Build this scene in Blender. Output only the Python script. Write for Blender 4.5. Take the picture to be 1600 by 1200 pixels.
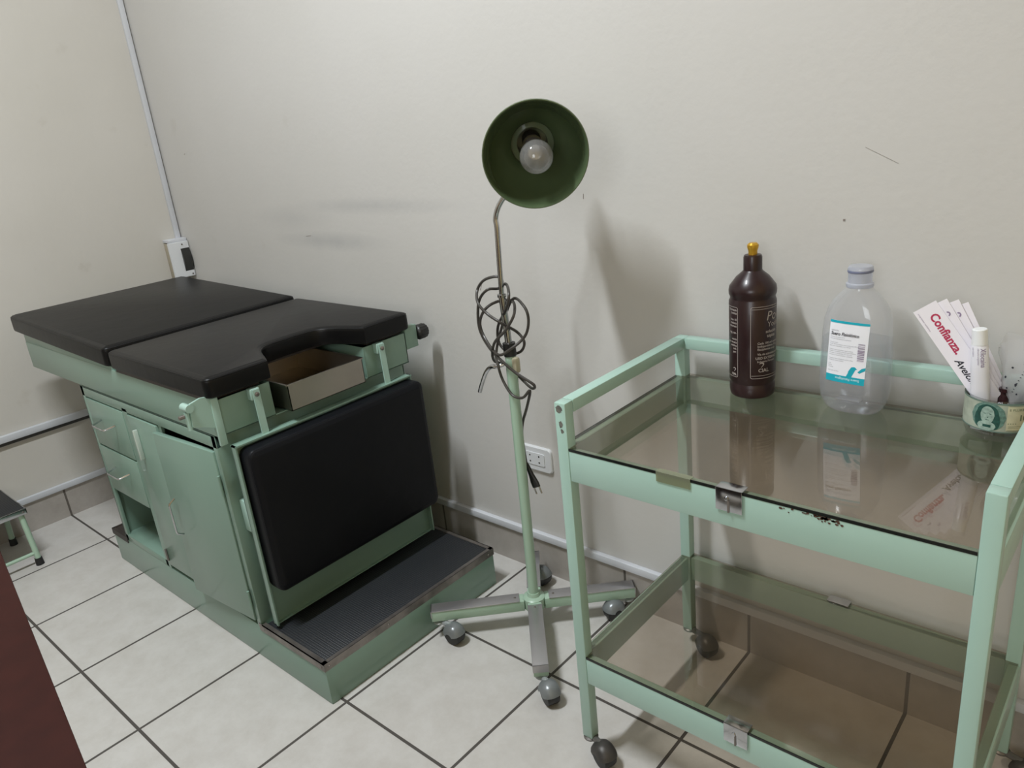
import bpy, bmesh, math, random, mathutils
from mathutils import Vector, Matrix
random.seed(4)
S = bpy.context.scene
for o in list(bpy.data.objects): bpy.data.objects.remove(o)
C = S.collection
R_ = math.radians; PI = math.pi

# ------------------------------------------------------------ camera, world, light
cd = bpy.data.cameras.new('camera'); cam = bpy.data.objects.new('camera', cd); C.objects.link(cam)
cd.sensor_width = 36; cd.lens = 26.773; cd.clip_start = 0.02
cam.location = (3.186, -1.4937, 1.3214); cam.rotation_euler = (1.22905, 0.10070, 0.71383)
S.camera = cam
w = bpy.data.worlds.new('world'); S.world = w; w.use_nodes = True
w.node_tree.nodes['Background'].inputs[0].default_value = (0.9, 0.93, 1, 1)
w.node_tree.nodes['Background'].inputs[1].default_value = 0.1
S.view_settings.view_transform = 'Standard'; S.view_settings.look = 'None'
S.view_settings.gamma = 1; S.view_settings.use_curve_mapping = False
S.view_settings.exposure = 0.06
LX, LY, LZ = 1.74, -1.45, 3.30
ld = bpy.data.lights.new('ceiling_light', 'AREA'); ld.shape = 'RECTANGLE'; ld.size = 0.12; ld.size_y = 0.72; ld.energy = 72
ld.color = (0.93, 0.98, 1.02)
lo = bpy.data.objects.new('ceiling_light', ld); C.objects.link(lo); lo.location = (LX, LY, LZ - 0.085)
RX, RY = 3.9, -3.3
wl = bpy.data.lights.new('added_fill_light', 'AREA'); wl.shape = 'RECTANGLE'; wl.size = 0.9; wl.size_y = 1.1; wl.energy = 17; wl.color = (0.93, 0.98, 1.03)  # added fill light behind the camera, no known source, lifts the right side
wo = bpy.data.objects.new('added_fill_light', wl); C.objects.link(wo); wo.location = (3.35, RY + 0.06, 1.75); wo.rotation_euler = (math.pi / 2, 0, 0)

# ------------------------------------------------------------ material helpers
def nt(m): return m.node_tree.nodes, m.node_tree.links
def mat(name, col, rough=0.5, metal=0.0, spec=0.5, coat=0.0, noise=0.0, nscale=8.0, bump=0.0, bscale=40.0, col2=None, sheen=0.0):
    m = bpy.data.materials.new(name); m.use_nodes = True
    N, L = nt(m); b = N['Principled BSDF']
    b.inputs['Base Color'].default_value = (*col, 1); b.inputs['Roughness'].default_value = rough
    b.inputs['Metallic'].default_value = metal; b.inputs['Specular IOR Level'].default_value = spec
    b.inputs['Coat Weight'].default_value = coat
    tc = N.new('ShaderNodeTexCoord')
    if noise > 0 or col2:
        n = N.new('ShaderNodeTexNoise'); n.inputs['Scale'].default_value = nscale; n.inputs['Detail'].default_value = 5
        L.new(tc.outputs['Object'], n.inputs['Vector'])
        r = N.new('ShaderNodeValToRGB'); r.color_ramp.elements[0].position = 0.3; r.color_ramp.elements[1].position = 0.7
        c2 = col2 or tuple(c * (1 - noise) for c in col)
        r.color_ramp.elements[0].color = (*c2, 1); r.color_ramp.elements[1].color = (*col, 1)
        L.new(n.outputs['Fac'], r.inputs['Fac']); L.new(r.outputs['Color'], b.inputs['Base Color'])
    if bump > 0:
        n = N.new('ShaderNodeTexNoise'); n.inputs['Scale'].default_value = bscale; n.inputs['Detail'].default_value = 4
        L.new(tc.outputs['Object'], n.inputs['Vector'])
        bp = N.new('ShaderNodeBump'); bp.inputs['Strength'].default_value = bump; bp.inputs['Distance'].default_value = 0.01
        L.new(n.outputs['Fac'], bp.inputs['Height']); L.new(bp.outputs['Normal'], b.inputs['Normal'])
    return m
def thin(name, tcol, diff=None, dfac=0.0, rough=0.02, ior=1.5, gcol=(1, 1, 1), refr=False):
    """thin clear sheet: transparent + diffuse/translucent body + fresnel gloss"""
    m = bpy.data.materials.new(name); m.use_nodes = True
    N, L = nt(m); N.remove(N['Principled BSDF']); out = N['Material Output']
    t = N.new('ShaderNodeBsdfTransparent'); t.inputs[0].default_value = (*tcol, 1)
    base = t.outputs[0]
    if dfac > 0:
        d = N.new('ShaderNodeBsdfDiffuse'); d.inputs[0].default_value = (*diff, 1)
        tl = N.new('ShaderNodeBsdfTranslucent'); tl.inputs[0].default_value = (*diff, 1)
        a = N.new('ShaderNodeMixShader'); a.inputs[0].default_value = 0.5
        L.new(d.outputs[0], a.inputs[1]); L.new(tl.outputs[0], a.inputs[2])
        b = N.new('ShaderNodeMixShader'); b.inputs[0].default_value = dfac
        L.new(base, b.inputs[1]); L.new(a.outputs[0], b.inputs[2]); base = b.outputs[0]
    g = N.new('ShaderNodeBsdfGlossy'); g.inputs['Roughness'].default_value = rough; g.inputs[0].default_value = (*gcol, 1)
    f = N.new('ShaderNodeFresnel'); ge = N.new('ShaderNodeNewGeometry')
    iv = N.new('ShaderNodeMix'); iv.data_type = 'FLOAT'; iv.inputs['A'].default_value = ior; iv.inputs['B'].default_value = 1 / ior
    L.new(ge.outputs['Backfacing'], iv.inputs['Factor']); L.new(iv.outputs['Result'], f.inputs[0])
    mx = N.new('ShaderNodeMixShader')
    L.new(f.outputs[0], mx.inputs[0]); L.new(base, mx.inputs[1]); L.new(g.outputs[0], mx.inputs[2])
    L.new(mx.outputs[0], out.inputs[0])
    return m

GREEN = mat('green_enamel', (0.375, 0.555, 0.485), 0.32, noise=0.05, nscale=5, coat=0.25)
GREEN_B = mat('green_enamel_bed', (0.215, 0.335, 0.272), 0.36, noise=0.06, nscale=4, coat=0.25)
GREEN_L = mat('green_enamel_lamp', (0.38, 0.53, 0.41), 0.35, noise=0.05, nscale=6, coat=0.2)
GREEN_S = mat('green_enamel_shade', (0.075, 0.110, 0.055), 0.25, coat=0.5)
VINYL = mat('black_vinyl', (0.0042, 0.0042, 0.0045), 0.38, noise=0.3, nscale=6, bump=0.12, bscale=14, spec=0.24)
VINYL_N = mat('blue_black_vinyl', (0.0055, 0.0062, 0.0085), 0.48, noise=0.3, nscale=5, bump=0.15, bscale=12, spec=0.18)
RUBBER = mat('black_rubber', (0.012, 0.012, 0.013), 0.6)
WHEEL = mat('wheel_rubber', (0.008, 0.008, 0.008), 0.45)
STEEL_N = mat('brushed_steel', (0.50, 0.49, 0.50), 0.34, metal=0.85, noise=0.12, nscale=9)
CHROME = mat('chrome', (0.60, 0.61, 0.63), 0.16, metal=1.0, noise=0.25, nscale=30)
STEEL = mat('stainless_steel', (0.46, 0.42, 0.37), 0.30, metal=1.0, noise=0.15, nscale=9)
STEEL_D = mat('worn_steel', (0.33, 0.30, 0.28), 0.45, metal=0.9, noise=0.4, nscale=25)
SILVER = mat('silver_paint', (0.46, 0.49, 0.50), 0.30, metal=0.3, noise=0.2, nscale=20)
WHITE_P = mat('white_plastic', (0.66, 0.68, 0.70), 0.38)
WHITE_C = mat('white_conduit', (0.62, 0.64, 0.68), 0.45, noise=0.06, nscale=10)
BEIGE_P = mat('beige_plastic', (0.38, 0.34, 0.26), 0.6)
DARK_P = mat('smoked_plastic', (0.015, 0.016, 0.015), 0.12, coat=0.5)
BLACK = mat('black_plastic', (0.012, 0.012, 0.012), 0.4)
CORD = mat('grey_cord', (0.045, 0.04, 0.035), 0.4)
BOARD = mat('dark_board', (0.045, 0.035, 0.03), 0.5, noise=0.4, nscale=12)
PAPER = mat('white_card', (0.90, 0.87, 0.93), 0.55)
INK = mat('dark_ink', (0.03, 0.03, 0.045), 0.6)
INK_G = mat('grey_ink', (0.32, 0.33, 0.36), 0.6)
INK_P = mat('magenta_ink', (0.50, 0.035, 0.10), 0.6)
INK_B = mat('violet_grey_ink', (0.30, 0.24, 0.36), 0.6)
CYAN = mat('cyan_ink', (0.005, 0.40, 0.52), 0.5)
PRINT = mat('pale_print', (0.38, 0.34, 0.32), 0.6)
BROWN = mat('brown_hdpe', (0.020, 0.0068, 0.0085), 0.32, coat=0.1, noise=0.1, nscale=20)
GOLD = mat('gold_plastic', (0.62, 0.36, 0.035), 0.30, metal=0.55)
DESKM = mat('red_brown_laminate', (0.034, 0.0075, 0.005), 0.7, spec=0.15, noise=0.25, nscale=30)
RUST = mat('rust_chip', (0.11, 0.05, 0.03), 0.8, noise=0.6, nscale=300)
CHIP = mat('bare_grey_metal', (0.17, 0.17, 0.15), 0.7, noise=0.6, nscale=120)
TAPE = thin('old_tape', (0.75, 0.72, 0.55), (0.50, 0.55, 0.42), 0.45, 0.25)
SMOKE = thin('smoked_glass', (0.80, 0.755, 0.70), rough=0.012, ior=1.62)
CLEAR = thin('clear_glass', (0.90, 0.91, 0.91), rough=0.02, ior=1.5)
BOTTLE = thin('milky_plastic', (0.95, 0.955, 0.965), (0.90, 0.91, 0.95), 0.22, 0.10, 1.5)
CAPM = thin('frosted_cap', (0.8, 0.81, 0.86), (0.76, 0.79, 0.87), 0.7, 0.2, 1.45)
LIQ = thin('saline', (0.93, 0.94, 0.955), (0.65, 0.68, 0.72), 0.03, 0.02, 1.2)
BAG = thin('clear_film', (0.93, 0.93, 0.94), (0.88, 0.89, 0.92), 0.42, 0.12, 1.45)
BULB = thin('bulb_glass', (0.80, 0.80, 0.80), (0.70, 0.70, 0.70), 0.30, 0.04, 1.6)
BILL = mat('pale_green_print', (0.42, 0.47, 0.38), 0.5, noise=0.25, nscale=70)
BILL_M = mat('mid_green_print', (0.16, 0.30, 0.25), 0.5, noise=0.5, nscale=260)
BILL_D = mat('dark_green_print', (0.012, 0.09, 0.07), 0.5, noise=0.5, nscale=220)
BILL_L = mat('light_green_print', (0.36, 0.50, 0.43), 0.5, noise=0.4, nscale=200)
BILL_Y = mat('cream_print', (0.62, 0.60, 0.42), 0.5, noise=0.15, nscale=90)

def wall_mat(name, col, c2, stain, smudges=()):
    m = bpy.data.materials.new(name); m.use_nodes = True
    N, L = nt(m); b = N['Principled BSDF']; b.inputs['Roughness'].default_value = 0.62
    b.inputs['Specular IOR Level'].default_value = 0.3
    tc = N.new('ShaderNodeTexCoord')
    n1 = N.new('ShaderNodeTexNoise'); n1.inputs['Scale'].default_value = 1.7; n1.inputs['Detail'].default_value = 6
    n2 = N.new('ShaderNodeTexNoise'); n2.inputs['Scale'].default_value = 9; n2.inputs['Detail'].default_value = 8
    for n in (n1, n2): L.new(tc.outputs['Object'], n.inputs['Vector'])
    r = N.new('ShaderNodeValToRGB'); r.color_ramp.elements[0].position = 0.35; r.color_ramp.elements[1].position = 0.65
    r.color_ramp.elements[0].color = (*c2, 1); r.color_ramp.elements[1].color = (*col, 1)
    L.new(n1.outputs['Fac'], r.inputs['Fac'])
    r2 = N.new('ShaderNodeValToRGB'); r2.color_ramp.elements[0].position = 0.66; r2.color_ramp.elements[1].position = 0.80
    r2.color_ramp.elements[0].color = (0, 0, 0, 1); r2.color_ramp.elements[1].color = (stain, stain, stain, 1)
    L.new(n2.outputs['Fac'], r2.inputs['Fac'])
    mx = N.new('ShaderNodeMix'); mx.data_type = 'RGBA'
    L.new(r2.outputs['Color'], mx.inputs['Factor']); L.new(r.outputs['Color'], mx.inputs['A'])
    mx.inputs['B'].default_value = (col[0] * .72, col[1] * .68, col[2] * .62, 1)
    last = mx.outputs['Result']
    for (cx, cz, rx, rz, st_) in smudges:
        mp = N.new('ShaderNodeMapping'); mp.vector_type = 'TEXTURE'; mp.inputs['Location'].default_value = (cx, 0, cz); mp.inputs['Scale'].default_value = (rx, 5, rz)
        L.new(tc.outputs['Object'], mp.inputs['Vector'])
        gr = N.new('ShaderNodeTexGradient'); gr.gradient_type = 'SPHERICAL'; L.new(mp.outputs[0], gr.inputs[0])
        mu = N.new('ShaderNodeMath'); mu.operation = 'MULTIPLY'; L.new(gr.outputs['Fac'], mu.inputs[0]); L.new(n2.outputs['Fac'], mu.inputs[1])
        mu2 = N.new('ShaderNodeMath'); mu2.operation = 'MULTIPLY'; mu2.inputs[1].default_value = st_; L.new(mu.outputs[0], mu2.inputs[0])
        m2 = N.new('ShaderNodeMix'); m2.data_type = 'RGBA'; L.new(mu2.outputs[0], m2.inputs['Factor']); L.new(last, m2.inputs['A'])
        m2.inputs['B'].default_value = (0.30, 0.31, 0.32, 1); last = m2.outputs['Result']
    L.new(last, b.inputs['Base Color'])
    n3 = N.new('ShaderNodeTexNoise'); n3.inputs['Scale'].default_value = 60; n3.inputs['Detail'].default_value = 3
    L.new(tc.outputs['Object'], n3.inputs['Vector'])
    bp = N.new('ShaderNodeBump'); bp.inputs['Strength'].default_value = 0.06; bp.inputs['Distance'].default_value = 0.01
    L.new(n3.outputs['Fac'], bp.inputs['Height']); L.new(bp.outputs['Normal'], b.inputs['Normal'])
    return m
WALL = wall_mat('cream_wall_paint', (0.575, 0.565, 0.545), (0.555, 0.545, 0.52), 0.25, ((1.05, 0.985, 0.35, 0.035, 0.8), (1.30, 1.10, 0.45, 0.030, 0.6), (0.85, 1.06, 0.25, 0.05, 0.4)))
WALL_L = wall_mat('warm_wall_paint', (0.59, 0.57, 0.53), (0.555, 0.535, 0.49), 0.4)
WALL_F = wall_mat('far_wall_paint', (0.42, 0.34, 0.24), (0.38, 0.31, 0.22), 0.1)
WALL_R = wall_mat('ochre_wall_paint', (0.60, 0.46, 0.24), (0.56, 0.43, 0.22), 0.1)

def math_node(N, L, op, a, b=None):
    n = N.new('ShaderNodeMath'); n.operation = op
    for i, v in enumerate((a, b)):
        if v is None: continue
        if isinstance(v, (int, float)): n.inputs[i].default_value = v
        else: L.new(v, n.inputs[i])
    return n.outputs[0]
TS = 0.36
def tile_mat(name, axes, col, c2, grout, gw=0.0075):
    """square tiles with grout lines on the world grid"""
    m = bpy.data.materials.new(name); m.use_nodes = True
    N, L = nt(m); b = N['Principled BSDF']; b.inputs['Roughness'].default_value = 0.38
    tc = N.new('ShaderNodeTexCoord'); sp = N.new('ShaderNodeSeparateXYZ'); L.new(tc.outputs['Object'], sp.inputs[0])
    offs = {'X': 0.9666, 'Y': -1.9704 + 5}
    fac = None
    for ax in axes:
        v = math_node(N, L, 'ADD', math_node(N, L, 'DIVIDE', sp.outputs[ax], TS), 10 - offs[ax] if ax == 'X' else offs[ax] * -1 + 10)
        if ax == 'Y': v = math_node(N, L, 'ADD', math_node(N, L, 'DIVIDE', sp.outputs[ax], TS), 10 + 1.9704)
        f = math_node(N, L, 'FRACT', v)
        d = math_node(N, L, 'MINIMUM', f, math_node(N, L, 'SUBTRACT', 1.0, f))
        g = math_node(N, L, 'LESS_THAN', d, gw / TS / 2)
        fac = g if fac is None else math_node(N, L, 'MAXIMUM', fac, g)
    n1 = N.new('ShaderNodeTexNoise'); n1.inputs['Scale'].default_value = 13; n1.inputs['Detail'].default_value = 10; n1.inputs['Roughness'].default_value = 0.72
    L.new(tc.outputs['Object'], n1.inputs['Vector'])
    r = N.new('ShaderNodeValToRGB'); r.color_ramp.elements[0].position = 0.36; r.color_ramp.elements[1].position = 0.62
    r.color_ramp.elements[0].color = (*c2, 1); r.color_ramp.elements[1].color = (*col, 1)
    L.new(n1.outputs['Fac'], r.inputs['Fac'])
    mx = N.new('ShaderNodeMix'); mx.data_type = 'RGBA'
    L.new(fac, mx.inputs['Factor']); L.new(r.outputs['Color'], mx.inputs['A']); mx.inputs['B'].default_value = (*grout, 1)
    L.new(mx.outputs['Result'], b.inputs['Base Color'])
    L.new(math_node(N, L, 'ADD', math_node(N, L, 'MULTIPLY', fac, 0.4), 0.36), b.inputs['Roughness'])
    bp = N.new('ShaderNodeBump'); bp.inputs['Strength'].default_value = 0.5; bp.inputs['Distance'].default_value = 0.002; bp.invert = True
    L.new(fac, bp.inputs['Height']); L.new(bp.outputs['Normal'], b.inputs['Normal'])
    return m
TILE = tile_mat('floor_tile', 'XY', (0.58, 0.565, 0.54), (0.515, 0.495, 0.465), (0.07, 0.062, 0.055))
BASE_X = tile_mat('skirting_tile_back', 'X', (0.42, 0.39, 0.36), (0.36, 0.33, 0.30), (0.12, 0.105, 0.09))
BASE_Y = tile_mat('skirting_tile_left', 'Y', (0.42, 0.39, 0.36), (0.36, 0.33, 0.30), (0.12, 0.105, 0.09))

# perforated-looking ribbed rubber mat
def mat_ribbed():
    m = bpy.data.materials.new('ribbed_rubber'); m.use_nodes = True
    N, L = nt(m); b = N['Principled BSDF']; b.inputs['Roughness'].default_value = 0.5
    tc = N.new('ShaderNodeTexCoord'); v = N.new('ShaderNodeTexVoronoi'); v.inputs['Scale'].default_value = 150; v.inputs['Randomness'].default_value = 0.0
    L.new(tc.outputs['Object'], v.inputs['Vector'])
    r = N.new('ShaderNodeValToRGB'); r.color_ramp.elements[0].position = 0.25; r.color_ramp.elements[1].position = 0.55
    r.color_ramp.elements[0].color = (0.026, 0.029, 0.034, 1); r.color_ramp.elements[1].color = (0.006, 0.007, 0.009, 1)
    L.new(v.outputs['Distance'], r.inputs['Fac']); L.new(r.outputs['Color'], b.inputs['Base Color'])
    bp = N.new('ShaderNodeBump'); bp.inputs['Strength'].default_value = 0.6; bp.inputs['Distance'].default_value = 0.002; bp.invert = True
    L.new(v.outputs['Distance'], bp.inputs['Height']); L.new(bp.outputs['Normal'], b.inputs['Normal'])
    return m
RIBBED = mat_ribbed()

# ------------------------------------------------------------ mesh helpers (world coordinates in, parented out)
def box(bm, x0, x1, y0, y1, z0, z1, bev=0.0, mtx=None, seg=2):
    b = bmesh.new(); bmesh.ops.create_cube(b, size=1)
    for v in b.verts:
        v.co = Vector(((x0 + x1) / 2 + v.co.x * (x1 - x0), (y0 + y1) / 2 + v.co.y * (y1 - y0), (z0 + z1) / 2 + v.co.z * (z1 - z0)))
    if bev > 0: bmesh.ops.bevel(b, geom=b.edges[:], offset=bev, segments=seg, profile=0.5, affect='EDGES')
    if mtx is not None: b.transform(mtx)
    merge(bm, b); return bm
def merge(bm, b):
    me = bpy.data.meshes.new('tmp'); b.to_mesh(me); b.free(); bm.from_mesh(me); bpy.data.meshes.remove(me)
def nb(): return bmesh.new()
def smooth_path(P, n=8, closed=False):
    P = [Vector(p) for p in P]; out = []
    if len(P) < 3: return P
    for i in range(len(P) - 1):
        p0 = P[max(i - 1, 0)]; p1 = P[i]; p2 = P[i + 1]; p3 = P[min(i + 2, len(P) - 1)]
        for k in range(n):
            t = k / n
            out.append(0.5 * ((2 * p1) + (-p0 + p2) * t + (2 * p0 - 5 * p1 + 4 * p2 - p3) * t * t + (-p0 + 3 * p1 - 3 * p2 + p3) * t ** 3))
    out.append(P[-1]); return out
def tube(bm, P, r, seg=10, cap=True, radii=None):
    P = [Vector(p) for p in P]; rings = []
    t0 = (P[1] - P[0]).normalized(); up = Vector((0, 0, 1)) if abs(t0.z) < 0.9 else Vector((1, 0, 0))
    nrm = t0.cross(up).normalized()
    for i, p in enumerate(P):
        t = (P[min(i + 1, len(P) - 1)] - P[max(i - 1, 0)])
        if t.length < 1e-9: t = t0
        t.normalize(); nrm = (nrm - t * nrm.dot(t)).normalized(); bn = t.cross(nrm)
        rr = radii[i] if radii else r
        rings.append([bm.verts.new(p + (nrm * math.cos(a) + bn * math.sin(a)) * rr) for a in [2 * PI * k / seg for k in range(seg)]])
    for a, b in zip(rings, rings[1:]):
        for k in range(seg): bm.faces.new((a[k], a[(k + 1) % seg], b[(k + 1) % seg], b[k]))
    if cap: bm.faces.new(list(reversed(rings[0]))); bm.faces.new(rings[-1])
    return bm
def frame_axis(o, a):
    a = Vector(a).normalized(); up = Vector((0, 0, 1)) if abs(a.z) < 0.95 else Vector((0, 1, 0))
    x = up.cross(a).normalized(); y = a.cross(x)
    return Matrix(((x.x, y.x, a.x, o[0]), (x.y, y.y, a.y, o[1]), (x.z, y.z, a.z, o[2]), (0, 0, 0, 1)))
def lathe(bm, prof, o=(0, 0, 0), a=(0, 0, 1), seg=40, cap0=True, cap1=True):
    M = frame_axis(o, a); rings = []
    for r, z in prof:
        if r < 1e-6: rings.append([bm.verts.new(M @ Vector((0, 0, z)))])
        else: rings.append([bm.verts.new(M @ Vector((r * math.cos(2 * PI * k / seg), r * math.sin(2 * PI * k / seg), z))) for k in range(seg)])
    for p, q in zip(rings, rings[1:]):
        for k in range(seg):
            k2 = (k + 1) % seg
            if len(p) == 1 and len(q) == 1: continue
            if len(p) == 1: bm.faces.new((p[0], q[k2], q[k]))
            elif len(q) == 1: bm.faces.new((p[k], p[k2], q[0]))
            else: bm.faces.new((p[k], p[k2], q[k2], q[k]))
    if cap0 and len(rings[0]) > 1: bm.faces.new(list(reversed(rings[0])))
    if cap1 and len(rings[-1]) > 1: bm.faces.new(rings[-1])
    return bm
def loft(bm, loops, cap0=True, cap1=True):
    rings = [[bm.verts.new(p) for p in lp] for lp in loops]; n = len(rings[0])
    for p, q in zip(rings, rings[1:]):
        for k in range(n): bm.faces.new((p[k], p[(k + 1) % n], q[(k + 1) % n], q[k]))
    if cap0: bm.faces.new(list(reversed(rings[0])))
    if cap1: bm.faces.new(rings[-1])
    return bm
def prism(bm, pts, d):
    """pts: 3D planar outline, d: thickness vector"""
    d = Vector(d); return loft(bm, [[Vector(p) for p in pts], [Vector(p) + d for p in pts]])
def inset_loop(P, d):
    n = len(P); out = []
    area = sum(P[i][0] * P[(i + 1) % n][1] - P[(i + 1) % n][0] * P[i][1] for i in range(n)); sg = 1 if area > 0 else -1
    for i in range(n):
        a = Vector(P[i - 1]); b = Vector(P[(i + 1) % n]); t = (b - a).normalized()
        out.append((P[i][0] - t.y * d * sg, P[i][1] + t.x * d * sg))
    return out
def round_rect(x0, x1, y0, y1, r, n=6, dens=0):
    P = []
    for cx, cy, a0 in ((x1 - r, y0 + r, -90), (x1 - r, y1 - r, 0), (x0 + r, y1 - r, 90), (x0 + r, y0 + r, 180)):
        for k in range(n + 1):
            a = R_(a0 + 90 * k / n); P.append((cx + r * math.cos(a), cy + r * math.sin(a)))
    return P
def cushion(bm, P, z0, z1, r, puff=0.006, M=None):
    """upholstered pad from a 2D outline: rounded edges, slightly raised top"""
    h = z1 - z0; loops = []
    prof = [(r * 0.55, 0), (r * 0.12, r * 0.25), (0, r * 0.7), (0, h * 0.5), (0.0, h - r * 1.0), (r * 0.08, h - r * 0.6), (r * 0.30, h - r * 0.27), (r * 0.62, h - r * 0.07), (r * 1.0, h), (r * 1.25, h + puff * 0.3), (min(r * 1.6, 0.0172), h + puff * 0.5)]
    for ins, z in prof:
        loops.append([Vector((x, y, z0 + z)) for x, y in inset_loop(P, ins)])
    if M is not None: loops = [[M @ p for p in lp] for lp in loops]
    return loft(bm, loops)

def obj(name, bm, m, root=None, smooth=True, ang=35):
    bmesh.ops.recalc_face_normals(bm, faces=bm.faces[:])
    org = Vector((0, 0, 0))
    if root is not None: org = Vector(root['_o'])
    me = bpy.data.meshes.new(name)
    if root is not None: bm.transform(Matrix.Translation(-org))
    if smooth:
        for f in bm.faces: f.smooth = True
        for e in bm.edges:
            if len(e.link_faces) == 2 and e.calc_face_angle(0) > R_(ang): e.smooth = False
    bm.to_mesh(me); bm.free(); me.materials.append(m)
    o = bpy.data.objects.new(name, me); C.objects.link(o)
    o['_o'] = tuple(org)
    if root is not None: o.parent = root
    return o
def thing(name, label, cat, loc, group=None):
    o = bpy.data.objects.new(name, None); C.objects.link(o); o.location = loc; o.empty_display_size = 0.1
    o['_o'] = tuple(loc); o['label'] = label; o['category'] = cat
    if group: o['group'] = group
    return o
def single(name, bm, m, label, cat, loc, group=None, **k):
    """a thing that is one mesh, origin at its base"""
    bm.transform(Matrix.Translation(-Vector(loc)))
    o = obj(name, bm, m, None, **k); o.location = loc; o['_o'] = tuple(loc); o['label'] = label; o['category'] = cat
    if group: o['group'] = group
    return o
def struct(name, bm, m, **k):
    o = obj(name, bm, m, None, **k); o['kind'] = 'structure'; return o
def B(*a, **k): return box(nb(), *a, **k)

def text_bm(body, size, fn, depth=0.0002, xs=1.0, shear=0.0, align='LEFT', bold=0.0):
    cu = bpy.data.curves.new('t', 'FONT'); cu.body = body; cu.size = size; cu.extrude = 0; cu.resolution_u = 3
    cu.align_x = align; cu.shear = shear; cu.offset = bold
    to = bpy.data.objects.new('t', cu); C.objects.link(to)
    dg = bpy.context.evaluated_depsgraph_get()
    me = bpy.data.meshes.new_from_object(to.evaluated_get(dg))
    b = nb(); b.from_mesh(me)
    for v in b.verts: v.co = Vector(fn(v.co.x * xs, v.co.y))
    bpy.data.objects.remove(to); bpy.data.curves.remove(cu); bpy.data.meshes.remove(me)
    return b
def strips(rows, fn, bm=None, n=1):
    """small printed bars: rows of (u0,u1,v0,v1) mapped by fn"""
    bm = bm or nb()
    for u0, u1, v0, v1 in rows:
        for i in range(n):
            a = u0 + (u1 - u0) * i / n; b = u0 + (u1 - u0) * (i + 1) / n
            bm.faces.new([bm.verts.new(fn(*p)) for p in ((a, v0), (b, v0), (b, v1), (a, v1))])
    return bm
def poly(pts, fn, bm=None):
    bm = bm or nb(); bm.faces.new([bm.verts.new(fn(*p)) for p in pts]); return bm

# ------------------------------------------------------------ room
H = 3.30
struct('floor', B(0, RX, RY, 0, -0.05, 0), TILE)
struct('ceiling', B(0, RX, RY, 0, H, H + 0.05), mat('ceiling_paint', (0.72, 0.70, 0.66), 0.7))
struct('wall_back', B(-0.1, RX + 0.1, 0, 0.1, -0.05, H + 0.05), WALL)
struct('wall_left', B(-0.1, 0, RY, 0, -0.05, H + 0.05), WALL_L)
struct('wall_right', B(RX, RX + 0.1, RY, 0, -0.05, H + 0.05), WALL_R)
struct('wall_front', B(-0.1, RX + 0.1, RY - 0.1, RY, -0.05, H + 0.05), WALL_F)
wf = nb(); WX, WZ = 3.35, 1.75
for a in ((WX - .50, WX - .45, WZ - .6, WZ + .6), (WX + .45, WX + .50, WZ - .6, WZ + .6), (WX - .45, WX + .45, WZ - .60, WZ - .55), (WX - .45, WX + .45, WZ + .55, WZ + .60)): box(wf, a[0], a[1], RY, RY + 0.05, a[2], a[3])
struct('added_fill_frame_1', wf, WHITE_P)  # invented frame around the added fill light, out of view
struct('baseboard_back', B(0.007, RX, -0.007, 0.0, 0.0, 0.117), BASE_X)
struct('baseboard_left', B(0, 0.007, RY, 0.0, 0.0, 0.117), BASE_Y)
def scuffs():
    bm = nb()
    for x, z, L_, a, t in ((2.75, 1.185, 0.065, -28, .00035), (0.93, 1.0, 0.03, 5, .001), (2.69, 1.07, .004, 0, .004), (1.72, .88, .03, 65, .0012), (1.78, .78, .02, 80, .001), (2.09, 1.12, .012, 85, .0012), (0.2, 1.3, .01, 20, .001)):
        M = Matrix.Translation((x, -0.0006, z)) @ Matrix.Rotation(R_(-a), 4, 'Y')
        box(bm, -L_ / 2, L_ / 2, -0.0002, 0.0002, -t / 2, t / 2, mtx=M)
    return bm
tr = struct('trim_4', scuffs(), mat('scuff_grey', (0.24, 0.21, 0.19), 0.8)); tr['label'] = 'small dark scuff marks on the back wall'
# white plastic cable conduit strips
struct('trim_1', B(0.0, RX, -0.016, 0.0, 0.117, 0.139, bev=0.002), WHITE_C)
struct('trim_2', B(0.0, 0.016, RY, -0.016, 0.117, 0.139, bev=0.002), WHITE_C)
struct('trim_5', B(0.0, 0.012, RY, 0.0, 0.359, 0.372), mat('dark_grey_strip', (0.05, 0.05, 0.048), 0.7))  # thin dark grey strip directly below the upper conduit
struct('trim_3', B(0.0, 0.020, RY, 0.0, 0.372, 0.397, bev=0.002), WHITE_C)

vc = thing('cable_conduit', 'slim white plastic conduit running up the room corner to the ceiling', 'conduit', (0.007, -0.016, 0.974))
obj('channel', B(0, 0.012, -0.026, -0.006, 0.974, H, bev=0.0015), WHITE_C, vc)
obj('elbow_piece', B(0, 0.050, -0.080, -0.002, 0.963, 0.975, bev=0.0015), WHITE_C, vc)

bx = thing('breaker_box', 'small white circuit breaker box with dark window above the black headrest', 'breaker box', (0.0, -0.04, 0.815))
obj('back_box', B(0, 0.040, -0.080, -0.004, 0.815, 0.960, bev=0.002), BEIGE_P, bx)
fc = nb(); prism(fc, [(0.040, -0.083, 0.818), (0.040, -0.083, 0.962), (0.052, -0.078, 0.960), (0.056, -0.045, 0.958), (0.056, -0.002, 0.958), (0.040, -0.002, 0.962)][:0] or
    [(0.036, -0.084, 0.816), (0.050, -0.084, 0.816), (0.060, -0.046, 0.816), (0.060, -0.003, 0.816), (0.036, -0.003, 0.816)], (0, 0, 0.147))
bmesh.ops.bevel(fc, geom=fc.edges[:], offset=0.0025, segments=2, affect='EDGES')
cv = obj('cover', fc, WHITE_P, bx)
wn = nb(); W = []
for k in range(9):
    a = PI * k / 8; W.append((0.059 + 0.010 * math.sin(a), 0.0, 0.838 + 0.100 * (k / 8)))
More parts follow.
